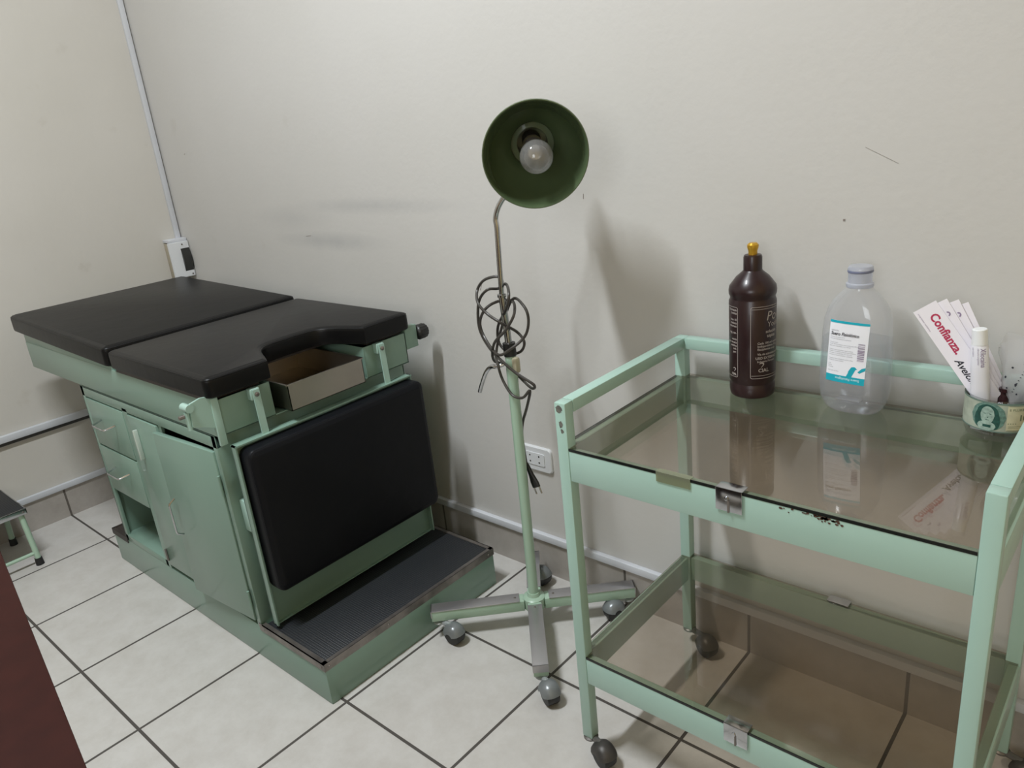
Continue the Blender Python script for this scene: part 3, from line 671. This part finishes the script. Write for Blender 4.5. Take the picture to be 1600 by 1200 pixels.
# old tape and paint chips
tp = nb(); zt = 0.7265; TP = [(2.566, .0), (2.630, .0)]
loft(tp, [[Vector((2.566, py0 - 0.0008, zt - 0.013)), Vector((2.566, py0 - 0.0008, zt + 0.0058)), Vector((2.566, py0 + 0.012, zt + 0.0058)), Vector((2.566, py0 + 0.012, zt + 0.0053)), Vector((2.566, py0 - 0.0002, zt + 0.0053)), Vector((2.566, py0 - 0.0002, zt - 0.013))],
          [Vector((2.630, py0 - 0.0008, zt - 0.013)), Vector((2.630, py0 - 0.0008, zt + 0.0058)), Vector((2.630, py0 + 0.012, zt + 0.0058)), Vector((2.630, py0 + 0.012, zt + 0.0053)), Vector((2.630, py0 - 0.0002, zt + 0.0053)), Vector((2.630, py0 - 0.0002, zt - 0.013))]])
obj('tape_strip', tp, TAPE, G)
rb = nb()
for k in range(46):
    x = random.gauss(2.846, 0.012) if k < 34 else random.uniform(2.78, 2.86); z = zt - abs(random.gauss(0, 0.0035)) - 0.0005; s = random.uniform(.0006, .0022)
    n = 7; a0 = random.random()
    rb.faces.new([rb.verts.new((x + s * 1.5 * math.cos(a0 + 2 * PI * i / n) * random.uniform(.6, 1.2), py0 + 0.0004, z + s * math.sin(a0 + 2 * PI * i / n) * random.uniform(.6, 1.2))) for i in range(n)])
for v in rb.verts: v.co.z = min(v.co.z, zt + 0.0005)
obj('rust_spots', rb, RUST, G)
ch = nb()
def patch(bm, cx, cz, s, y): 
    n = 40; k0 = random.random() * 9; rr = [0.85 + 0.30 * mathutils.noise.noise(Vector((math.cos(2 * PI * i / n) * 2.5 + k0, math.sin(2 * PI * i / n) * 2.5, k0))) + random.uniform(-.06, .06) for i in range(n)]; bm.faces.new([bm.verts.new((cx + s[0] * rr[i] * math.cos(2 * PI * i / n), y, cz + s[1] * rr[i] * math.sin(2 * PI * i / n))) for i in range(n)])
patch(ch, px0 + 0.011, TOPZ - 0.012, (0.0085, 0.008), py0 - 0.0003); patch(ch, px0 + 0.013, TOPZ - 0.042, (0.005, 0.008), py0 - 0.0003); patch(ch, px0 + 0.015, TOPZ - 0.055, (0.004, 0.005), py0 - 0.0003)
obj('paint_chip', ch, CHIP, posts['a'])
for nm, ct in dict(a=(2.412, -0.500), b=(3.10, -0.505), c=(2.428, -0.072), d=(3.10, -0.075)).items():
    x, y = dict(a=(px0, py0), b=(px1 - pw_, py0), c=(px0, py1 - pw_), d=(px1 - pw_, py1 - pw_))[nm]
    caster(G, ct, (x + pw_ / 2, y + pw_ / 2, 0.047), 0.0265, mat('dull_caster_metal', (0.20, 0.19, 0.18), 0.42, metal=0.5, noise=0.3, nscale=30) if nm == 'a' else bpy.data.materials['dull_caster_metal'])

GZ = 0.7316
# ------------------------------------------------------------ brown bottle
bc_ = (2.551, -0.090, GZ)
BB = thing('brown_bottle', 'dark brown plastic bottle with gold cap and pale printing on the glass shelf', 'bottle', bc_)
bp_ = [(0.036, 0), (0.0415, 0.001), (0.0435, 0.004), (0.0445, 0.012), (0.0445, 0.024), (0.0425, 0.028), (0.0425, 0.030), (0.0450, 0.034), (0.0455, 0.10), (0.0455, 0.197), (0.0435, 0.201), (0.0435, 0.206), (0.0455, 0.210), (0.0460, 0.218), (0.0445, 0.226), (0.0320, 0.243), (0.0205, 0.253), (0.0180, 0.256), (0.0178, 0.281), (0.0160, 0.2855), (0.011, 0.2865), (0.0, 0.2865)]
obj('bottle_body', lathe(nb(), bp_, bc_, (0, 0, 1), 56), BROWN, BB)
obj('gold_cap', lathe(nb(), [(0.0085, 0.2855), (0.0085, 0.293), (0.0100, 0.297), (0.0110, 0.301), (0.0108, 0.305), (0.0075, 0.3085), (0.0, 0.309)], bc_, (0, 0, 1), 28), GOLD, BB)
view_b = math.atan2(-1.4937 + 0.09, 3.186 - 2.551)      # bearing of the printed side seam
def cyl_fn(c, r, a0):
    return lambda u, v: (c[0] + r * math.cos(a0 + u / r), c[1] + r * math.sin(a0 + u / r), c[2] + v)
fnb = cyl_fn(bc_, 0.0462, view_b)
def outline(bm, u0, u1, v0, v1, th, fn, r=0.004):
    P = round_rect(u0, u1, v0, v1, r, 4); Q = []
    for i, p in enumerate(P):
        q = P[(i + 1) % len(P)]; n = max(1, int((Vector(q) - Vector(p)).length / 0.004))
        Q += [(p[0] + (q[0] - p[0]) * k / n, p[1] + (q[1] - p[1]) * k / n) for k in range(n)]
    I = inset_loop(Q, th)
    for i in range(len(Q)):
        j = (i + 1) % len(Q); bm.faces.new([bm.verts.new(fn(*p)) for p in (Q[i], Q[j], I[j], I[i])])
pb_ = nb()
outline(pb_, -0.004, 0.082, 0.045, 0.192, 0.0009, fnb)
outline(pb_, -0.105, -0.0295, 0.045, 0.190, 0.0009, fnb)
strips([(-0.002, 0.080, 0.0505, 0.0513), (-0.002, 0.080, 0.1865, 0.1873)], fnb, pb_, 24)
obj('printed_frame', pb_, PRINT, BB)
tx = nb()
def addt(bm, *a, **k): merge(bm, text_bm(*a, **k))
addt(tx, 'Povi', 0.026, lambda u, v: fnb(u + 0.0265, v + 0.163), shear=.2)
addt(tx, 'Yodo', 0.015, lambda u, v: fnb(u + 0.030, v + 0.150))
addt(tx, 'solución', 0.0085, lambda u, v: fnb(u + 0.026, v + 0.138), bold=.0002)
addt(tx, 'tópica', 0.0085, lambda u, v: fnb(u + 0.029, v + 0.129), bold=.0002)
for i, s_ in enumerate(['Cada 100 ml contiene', 'Iodopovidona 10 g', 'Excipientes c.s.p.']):
    addt(tx, s_, 0.0062, lambda u, v, i=i: fnb(u + 0.0095, v + 0.116 - i * 0.0062), bold=.00015)
addt(tx, 'Vía de administración', 0.0062, lambda u, v: fnb(u + 0.0095, v + 0.0935), bold=.00015)
addt(tx, 'USO EXTERNO', 0.0072, lambda u, v: fnb(u + 0.006, v + 0.085), bold=.0002)
addt(tx, 'Industria Peruana', 0.0058, lambda u, v: fnb(u + 0.009, v + 0.0785), bold=.0001)
addt(tx, 'CIAL', 0.0105, lambda u, v: fnb(u + 0.0115, v + 0.0585), bold=.0002)
for i, (n_, l_) in enumerate([(0, 'Farmacia'), (1, 'botica'), (2, ''), (3, 'lote 10'), (4, 'caduca'), (5, 'volumen'), (6, ''), (7, 'reg. san.'), (8, ''), (9, 'venta'), (10, 'sin receta'), (11, 'médica'), (12, 'ind.'), (13, 'per.')]):
    if l_: addt(tx, l_, 0.0062, lambda u, v, i=i: fnb(u - 0.0325, v + 0.182 - i * 0.0066), align='RIGHT', bold=.00015)
addt(tx, 'CIAL', 0.0062, lambda u, v: fnb(u - 0.033, v + 0.049), align='RIGHT', bold=.0003)
# leaf-like swoosh of the maker's mark, twice
for (u0, v0, k_) in ((0.0180, 0.0745, 1.0), (-0.0385, 0.0620, 0.75)):
    PT = [(math.cos(R_(a)) * .0042, math.sin(R_(a)) * .0030) for a in range(165, -40, -20)] + [(.0015, -.0042), (-.0012, -.0066)]
    WD = [.0004 + .0011 * math.sin(PI * q / (len(PT) - 1)) for q in range(len(PT))]
    ST = []
    for q, (a, b) in enumerate(PT):
        d = Vector(PT[min(q + 1, len(PT) - 1)]) - Vector(PT[max(q - 1, 0)]); d.normalize()
        ST.append(((a - d.y * WD[q], b + d.x * WD[q]), (a + d.y * WD[q], b - d.x * WD[q])))
    for (a, b), (c, d) in zip(ST, ST[1:]):
        tx.faces.new([tx.verts.new(fnb(u0 + p[0] * k_, v0 + p[1] * k_)) for p in (a, b, d, c)])
obj('printed_text', tx, PRINT, BB)

# ------------------------------------------------------------ saline bottle
sx_, sy_ = 2.752, -0.090
SB = thing('saline_bottle', 'clear plastic saline bottle with a white and cyan label, third full of liquid', 'bottle', (sx_, sy_, GZ))
SB['label'] = 'clear plastic saline bottle with a white and cyan label on the trolley'
def sup(a, b, z, n=48, e=2.7):
    P = []
    for k in range(n):
        t = 2 * PI * k / n; c, s = math.cos(t), math.sin(t)
        P.append(Vector((sx_ + a * math.copysign(abs(c) ** (2 / e), c), sy_ + b * math.copysign(abs(s) ** (2 / e), s), GZ + z)))
    return P
SEC = [(0.0, .040, .024, 2.6), (0.002, .046, .029, 2.6), (.010, .0525, .034, 2.7), (.026, .0590, .0375, 2.8), (.045, .0615, .0385, 2.9), (.09, .0615, .0385, 2.9), (.155, .0585, .0380, 2.9), (.178, .0565, .0375, 2.8), (.196, .0515, .0350, 2.6), (.210, .0445, .0315, 2.4), (.222, .0350, .0270, 2.2), (.230, .0265, .0235, 2.0), (.234, .0225, .0225, 2.0), (.238, .0215, .0215, 2.0), (.244, .0212, .0212, 2.0)]
sb = nb(); loft(sb, [sup(a, b, z, e=e) for z, a, b, e in SEC]); SBB = obj('bottle_body', sb, BOTTLE, SB)
lq = nb(); loft(lq, [sup(a - .0016, b - .0016, max(z, .0018), e=e) for z, a, b, e in SEC[:6]] + [sup(.0582, .0366, .140, e=2.9)]); obj('liquid', lq, LIQ, SB)
cpb = nb(); lathe(cpb, [(.0225, .236), (.0235, .238), (.0235, .243), (.0205, .2445), (.0205, .262), (.0215, .264), (.0215, .270), (.0195, .2735), (0, .2745)], (sx_, sy_, GZ), seg=36); capo = obj('cap', cpb, CAPM, SB)
obj('cap_band', lathe(nb(), [(.0212, .2625), (.0218, .264), (.0218, .2665), (.0212, .2675)], (sx_, sy_, GZ), seg=36, cap0=False, cap1=False), mat('blue_grey_plastic', (.18, .2, .30), .4), capo)
# label follows the front face, tipped a little
lx, lz, lw, lh = 2.7475, 0.853, 0.0690, 0.1165
ca, sa = math.cos(R_(-2.3)), math.sin(R_(-2.3))
def yfront(x, z):
    zz = z - GZ; a, b, e = .0615, .0385, 2.9
    for (z0, a0, b0, e0), (z1, a1, b1, e1) in zip(SEC, SEC[1:]):
        if z0 <= zz <= z1:
            f = (zz - z0) / (z1 - z0); a = a0 + (a1 - a0) * f; b = b0 + (b1 - b0) * f; e = e0 + (e1 - e0) * f
    t = min(1, abs(x - sx_) / a); return sy_ - b * (1 - t ** e) ** (1 / e)
def lab(off=0.0):
    def fn(u, v):
        x = lx + u * ca - v * sa * -1 * -1; z = lz + v * ca + u * sa
        x = lx + u * ca - v * sa; return (x, yfront(x, z) - 0.0006 - off, z)
    return fn
def grid(fn, u0, u1, v0, v1, nu, nv, bm=None):
    bm = bm or nb(); V = [[bm.verts.new(fn(u0 + (u1 - u0) * i / nu, v0 + (v1 - v0) * j / nv)) for j in range(nv + 1)] for i in range(nu + 1)]
    for i in range(nu):
        for j in range(nv): bm.faces.new((V[i][j], V[i + 1][j], V[i + 1][j + 1], V[i][j + 1]))
    return bm
LB = obj('label', grid(lab(), -lw / 2, lw / 2, -lh / 2, lh / 2, 12, 12), mat('label_white', (0.88, 0.90, 0.97), 0.45), SB)
cy = nb(); f1 = lab(.0003)
grid(f1, -lw / 2, lw / 2, lh / 2 - .0045, lh / 2, 12, 1, cy); grid(f1, -lw / 2, lw / 2, -lh / 2, -lh / 2 + .0135, 12, 2, cy)
poly([(.0020, -lh / 2 + .013), (.0115, -lh / 2 + .013), (.0185, -.028), (.0150, -.0245), (.0105, -.0255)], f1, cy)
poly([(.0045, -.0365), (.0140, -.0315), (.0205, -.0285), (.0165, -.0245), (.0095, -.0270)], f1, cy)
poly([(.0215, -.0335), (.0250, -.0355), (.0345, -.0290), (.0345, -.0235), (.0280, -.0260)], f1, cy)
obj('cyan_print', cy, CYAN, LB)
lt = nb(); f2 = lab(.0005)
addt(lt, 'Suero Fisiológico', 0.0086, lambda u, v: f2(u - .0315, v + .0310), shear=.25, bold=.00015, xs=.84)
obj('label_title', lt, INK, LB)
lt = nb()
addt(lt, 'solución', 0.0042, lambda u, v: f2(u - .031, v + .0385))
for i, s_ in enumerate(['Cloruro de sodio 0,9 %', 'Solución inyectable para perfusión', '', 'Composición', 'Cada 100 ml contiene cloruro de sodio 900 mg', 'agua para inyectables c.s.p. 100 ml', '', 'Indicaciones y posología según criterio', 'médico. Conservar a temperatura ambiente', 'no mayor de 30 grados. No usar si la', 'solución presenta turbidez o partículas', '', 'Mantener fuera del alcance de los niños', 'Venta con receta médica', '', 'Lote', 'Expira', 'Volumen', '', 'Fabricado en Perú']):
    if s_: addt(lt, s_, 0.0029, lambda u, v, i=i: f2(u * (0.93) - .0315, v + .0265 - i * .0034))
obj('label_text', lt, INK_G, LB)
bcd = []
z = .020
while z > -.014:
    h_ = random.choice((.0005, .0009, .0016)); bcd.append((.0185, .0300, z - h_, z)); z -= h_ + random.choice((.0007, .0012, .0018))
obj('barcode', strips(bcd, f2, n=3), INK_B, LB)
lt = nb()
m_ = text_bm('Suero Fisiológico', 0.0062, lambda u, v: f2(-(u) + .026, -v - .0485), bold=.0002); merge(lt, m_)
obj('label_title', lt, mat('pale_cyan_ink', (.45, .75, .82), .5), LB)

# ------------------------------------------------------------ glass cup with printed band
cc = (2.9875, -0.0935, GZ); CR = 0.0525
CU = thing('glass_cup', 'clear glass cup with a green banknote print band at the trolley corner', 'cup', cc)
cupm = nb(); lathe(cupm, [(0.0, 0.0), (0.040, 0.0), (0.047, 0.003), (0.0505, 0.012), (CR - .001, 0.022), (CR, 0.074), (CR - .001, 0.0755), (CR - .0022, 0.074), (CR - .0030, 0.022), (0.045, 0.012), (0.030, 0.009), (0, 0.009)], cc, (0, 0, 1), 56)
obj('cup_wall', cupm, CLEAR, CU)
A0 = math.atan2(-1.4937 + 0.0935, 3.186 - 2.9915)
fc_ = lambda r: cyl_fn(cc, r, A0 - R_(17))
bdm = nb(); fnc = fc_(CR + .0004); grid(fnc, -CR * PI, CR * PI * .999, .0215, .0725, 72, 1, bdm); BND = obj('banknote_band', bdm, BILL, CU)
bdm = nb(); fnc = fc_(CR + .0008)
def ell(cu, cv, a, b, fn, bm, n=28, f=lambda t: 1): bm.faces.new([bm.verts.new(fn(cu + a * f(2 * PI * k / n) * math.cos(2 * PI * k / n), cv + b * f(2 * PI * k / n) * math.sin(2 * PI * k / n))) for k in range(n)])
def ell_grid(cu, cv, a, b, fn, bm, n=14):
    for i in range(n):
        u0, u1 = -1 + 2 * i / n, -1 + 2 * (i + 1) / n; h0, h1 = math.sqrt(max(0, 1 - u0 * u0)), math.sqrt(max(0, 1 - u1 * u1))
        P = [(cu + a * u0, cv - b * h0), (cu + a * u1, cv - b * h1), (cu + a * u1, cv + b * h1), (cu + a * u0, cv + b * h0)]
        if h0 == 0: P = P[:3]
        if h1 == 0: P = [P[0], P[2], P[3]]
        bm.faces.new([bm.verts.new(fn(*p)) for p in P])
ell_grid(0.0, .0470, .0265, .0245, fc_(CR + .0008), bdm); obj('oval_print', bdm, BILL_M, BND)
bdm = nb(); ell_grid(-.0010, .0500, .0175, .0180, fc_(CR + .0011), bdm); ell_grid(-.0125, .0420, .0080, .0150, fc_(CR + .00115), bdm); ell_grid(.0115, .0400, .0070, .0140, fc_(CR + .00115), bdm); obj('hair_print', bdm, BILL_D, BND)
bdm = nb(); ell_grid(-.0006, .0500, .0105, .0150, fc_(CR + .0014), bdm); ell_grid(-.0010, .0310, .0140, .0080, fc_(CR + .0013), bdm); obj('bust_print', bdm, BILL_L, BND)
bdm = nb(); f3 = fc_(CR + .0017)
strips([(-.0064, -.0026, .0520, .0530), (.0018, .0052, .0520, .0530), (-.0006, .0010, .0455, .0470), (-.0028, .0032, .0415, .0422), (-.0060, .0060, .0290, .0335)], f3, bdm, 2)
obj('face_print', bdm, BILL_D, BND)
bdm = nb(); grid(fc_(CR + .0007), .027, .078, .026, .0685, 20, 1, bdm); obj('cream_panel', bdm, BILL_Y, BND)
bdm = nb(); f3 = fc_(CR + .0011)
addt(bdm, 'E PLURIBUS', .0060, lambda u, v: f3(u + .0295, v + .0600))
addt(bdm, '100', .0140, lambda u, v: f3(u + .0440, v + .0430), bold=.0004)
strips([(.029 + .0035 * i, .0305 + .0035 * i, .0375, .0390) for i in range(4)] + [(.030, .058, .0330, .0336), (.030, .058, .0305, .0309), (.0285, .078, .0680, .0685), (.0285, .078, .0260, .0266)], f3, bdm, 6)
obj('band_lettering', bdm, mat('olive_ink', (.14, .18, .10), .6), BND)
obj('band_border', strips([(-CR * PI * .98, CR * PI * .98, .0700, .0725), (-CR * PI * .98, CR * PI * .98, .0215, .0235)], fc_(CR + .0010), n=72), mat('grey_green_ink', (.13, .20, .17), .6), BND)

# ------------------------------------------------------------ cards, ointment tube, plastic packet in the cup
BASEZ = GZ + 0.0097
def card(piv, deg, y, length, label, text=None, text2=None, dots=False):
    """piv: centre of the lower edge, deg: lean to the left"""
    dn = Vector((math.sin(R_(deg)), 0, -math.cos(R_(deg)))); ux = Vector((math.cos(R_(deg)), 0, math.sin(R_(deg)))); w_ = 0.041
    pv = Vector((piv[0], y, piv[1])); a = pv - dn * length - ux * w_ / 2; b = a + ux * w_
    bm = nb(); P = [a, b, b + dn * length, a + dn * length]
    prism(bm, P, Vector((0, 0.0005, 0)))
    root = thing('printed_card', label, 'card', tuple(pv), 'printed cards standing in the cup')
    obj('card_sheet', bm, PAPER, root, smooth=False)
    def fn(off):
        return lambda u, v: tuple(a + dn * (off[0] + u) + ux * (off[1] + v) + Vector((0, -0.0003, 0)))
    if text: obj('red_word', text_bm(text, 0.0200, fn((0.018, 0.018)), xs=0.93, bold=.0006), INK_P, root)
    if text2: obj('dark_word', text_bm(text2, 0.0165, fn((0.104, 0.0100)), shear=.3, bold=.0003), INK, root)
    if text:
        lb = nb(); addt(lb, 'comprimidos recubiertos', .0035, fn((.006, .0045))); obj('small_print', lb, INK_B, root)
    if dots:
        lb = nb(); s_ = fn((.024, .030))
        for k in range(8):
            t0, t1 = PI * k / 8, PI * (k + 1) / 8
            lb.faces.new([lb.verts.new(s_(.0045 * math.cos(t) * r, .0045 * math.sin(t) * r)) for t, r in ((t0, 1), (t1, 1), (t1, .45), (t0, .45))])
        obj('swirl_mark', lb, INK_B, root)
    return root
card((3.000, .754), 36.1, -0.103, 0.2337, 'white card reading Confianza. in magenta, frontmost and leftmost in the cup', 'Confianza.', 'Avelox', False)
card((2.998, .754), 32.1, -0.098, 0.228, 'white card with a small dark swirl, just behind the Confianza card', None, None, True)
card((2.998, .754), 28.6, -0.093, 0.220, 'white card with small swirl, third from the left in the cup fan', None, None, True)
card((2.998, .754), 26.0, -0.088, 0.2105, 'plain white card at the right of the fan, behind the ointment tube')

tb0 = Vector((2.9660, -0.1190, BASEZ + 0.001)); tb1 = Vector((2.9500, -0.1190, 0.9175)); ta = (tb1 - tb0).normalized(); TL = (tb1 - tb0).length
OT = thing('ointment_tube', 'slim white ointment tube reading Xilocaina, standing in the glass cup', 'tube', tuple(tb0))
tm = nb(); fx = frame_axis(tb0, ta)
loft(tm, [[tb0 + ta * z + Vector((a * math.cos(t), b * math.sin(t), 0)) for t in [2 * PI * k / 28 for k in range(28)]] for z, a, b in ((0.0, .0145, .0012), (0.02, .0145, .004), (.06, .0142, .008), (.10, .0136, .0105), (TL - .028, .0125, .0120), (TL - .024, .0100, .0100))])
obj('tube_body', tm, mat('tube_white', (0.78, 0.78, 0.84), .35), OT)
obj('cap', tube(nb(), [tb0 + ta * (TL - .026), tb0 + ta * (TL - .001), tb0 + ta * TL], .0112, 28, radii=[.0118, .0110, .0100]), mat('cap_white', (0.84, 0.86, 0.88), .3), OT)
def tfn(u, v):  # text reads downward on the tube front
    z = TL - .030 - u; f = z / TL; a = .0145 - .002 * f; b = .0012 + .0108 * min(1, f * 1.35); xx = .0035 + v
    xx = max(-a * .98, min(a * .98, xx)); return tuple(tb0 + ta * z + Vector((xx, -b * math.sqrt(1 - (xx / a) ** 2) - .0006, 0)))
obj('printed_text', text_bm('Xilocaina', .0100, tfn, xs=.88, bold=.0001), INK_B, OT)
t2 = nb(); addt(t2, 'lidocaina ungüento', .0038, lambda u, v: tfn(u, v - .0045)); addt(t2, 'uso tópico', .0036, lambda u, v: tfn(u, v - .0120)); obj('small_print', t2, INK_B, OT)

single('dark_vial', lathe(nb(), [(0, 0), (.0082, 0), (.009, .001), (.009, .056), (.0065, .062), (.0065, .066), (.008, .067), (.008, .073), (0, .0735)], (2.991, -0.098, BASEZ), seg=24),
       mat('dark_maroon_glass', (.035, .012, .014), .15, coat=.5), 'small dark maroon vial between the ointment tube and the plastic packet', 'vial', (2.991, -0.098, BASEZ))

# crumpled clear packet
pkb = nb(); rows = []
N1 = 14; M1 = 28
for i in range(N1 + 1):
    f = i / N1; z = BASEZ + 0.002 + 0.148 * f; cx_ = 3.002 + 0.016 * f; cy_ = -0.092 + .004 * f
    a = .015 + .029 * f ** 1.5; b = .010 + .010 * f
    ring = []
    for k in range(M1):
        t = 2 * PI * k / M1; n_ = mathutils.noise.noise(Vector((math.cos(t) * 2.2, math.sin(t) * 2.2, f * 5))) * .010 * (f * .9 + .1)
        top = (0.018 * math.sin(3 * t + 1) if i == N1 else 0)
        ring.append(Vector((cx_ + (a + n_) * math.cos(t), cy_ + (b + n_ * .8) * math.sin(t), z + top * .6)))
    rows.append(ring)
loft(pkb, rows, cap0=True, cap1=False)
PK = thing('plastic_packet', 'crumpled clear plastic packet with dark dots, at the right side of the cup', 'packet', (3.006, -0.092, BASEZ))
obj('film', pkb, BAG, PK, ang=80)
mk = nb()
def pkf(u, v):
    f = v; i = min(N1 - 1, int(f * N1)); g_ = f * N1 - i; ang_ = -PI / 2 + u; k = (ang_ / (2 * PI) * M1) % M1; k0 = int(k); h = k - k0
    P0 = rows[i][k0].lerp(rows[i][(k0 + 1) % M1], h); P1 = rows[i + 1][k0].lerp(rows[i + 1][(k0 + 1) % M1], h); P = P0.lerp(P1, g_)
    return tuple(P + Vector((math.cos(ang_), math.sin(ang_), 0)) * .0007)
for (u, v, s) in ((-.75, .62, .0022), (-.45, .74, .0018), (.05, .80, .0020), (-.15, .55, .0024), (.25, .64, .0030), (.45, .80, .0022), (-.95, .50, .0026), (-.55, .50, .0016), (.0, .44, .0018), (.55, .58, .002)):
    mk.faces.new([mk.verts.new(pkf(u + s / .035 * math.cos(2 * PI * k / 9), v + s / .148 * math.sin(2 * PI * k / 9))) for k in range(9)])
for k in range(9): mk.faces.new([mk.verts.new(pkf(*p)) for p in ((-.30 + .05 * k, .46 + .035 * k), (-.22 + .05 * k, .455 + .035 * k), (-.21 + .05 * k, .463 + .035 * k), (-.29 + .05 * k, .468 + .035 * k))])
obj('printed_marks', mk, INK, PK)

# ------------------------------------------------------------ step stool at the left wall
SX0, SX1, SY0, SY1, SZ = 0.030, 0.300, -1.250, -0.908, 0.212
ST = thing('step_stool', 'low metal step stool with black tread and rubber feet by the left wall', 'step stool', ((SX0 + SX1) / 2, (SY0 + SY1) / 2, 0))
obj('tread', B(SX0 + .004, SX1 - .004, SY0 + .004, SY1 - .004, SZ - .006, SZ, bev=.001), RIBBED, ST)
rm = nb(); box(rm, SX0, SX1, SY1 - .004, SY1, SZ - .020, SZ + .001, bev=.0012); box(rm, SX1 - .004, SX1, SY0, SY1, SZ - .020, SZ + .001, bev=.0012)
box(rm, SX0, SX1, SY0, SY0 + .004, SZ - .020, SZ + .001, bev=.0012); box(rm, SX0, SX0 + .004, SY0, SY1, SZ - .020, SZ + .001, bev=.0012)
RM = obj('rim', rm, CHROME, ST)
obj('rivet', lathe(nb(), [(.004, 0), (.003, .002), (0, .0025)], (SX1, SY1 - .012, SZ - .010), (1, 0, 0), 12), STEEL_D, RM)
def leg(x, y, dx, dy):
    lg_ = obj('leg', tube(nb(), [(x, y, SZ - .006), (x + dx, y + dy, .018)], .0095, 14), GREEN_L, ST)
    obj('rubber_foot', tube(nb(), [(x + dx * .93, y + dy * .93, .026), (x + dx, y + dy, 0.0)], .0125, 16, radii=[.012, .0135]), RUBBER, lg_)
leg(SX1 - .022, SY1 - .018, .030, .002); leg(SX0 + .030, SY1 - .018, -.006, -.006); leg(SX1 - .022, SY0 + .018, .030, -.01); leg(SX0 + .030, SY0 + .018, -.006, -.006)
obj('crossbar', tube(nb(), [(SX1 + .003, SY1 - .017, .045), (SX1 + .003, SY0 + .014, .045)], .0065, 12), GREEN_L, ST)

# ------------------------------------------------------------ desk corner in the foreground
ang = math.atan2(-1.366 + 1.272, 2.433 - 1.837)
MK = Matrix.Translation((1.837, -1.272, 0)) @ Matrix.Rotation(ang, 4, 'Z')
DK = thing('desk', 'dark red-brown wooden desk, its edge crossing the lower left corner', 'desk', tuple(MK @ Vector((0.45, -0.30, 0))))
obj('desk_top', B(-0.06, 0.96, -0.60, 0.0, 0.722, 0.750, bev=.0015, mtx=MK), DESKM, DK)
for u in (-0.03, 0.90): obj('side_panel', B(u, u + .022, -0.57, -0.03, 0.0, 0.722, mtx=MK), DESKM, DK)
obj('modesty_panel', B(-0.008, 0.90, -0.55, -0.53, 0.25, 0.722, mtx=MK), DESKM, DK)

for o in bpy.data.objects:
    if '_o' in o: del o['_o']
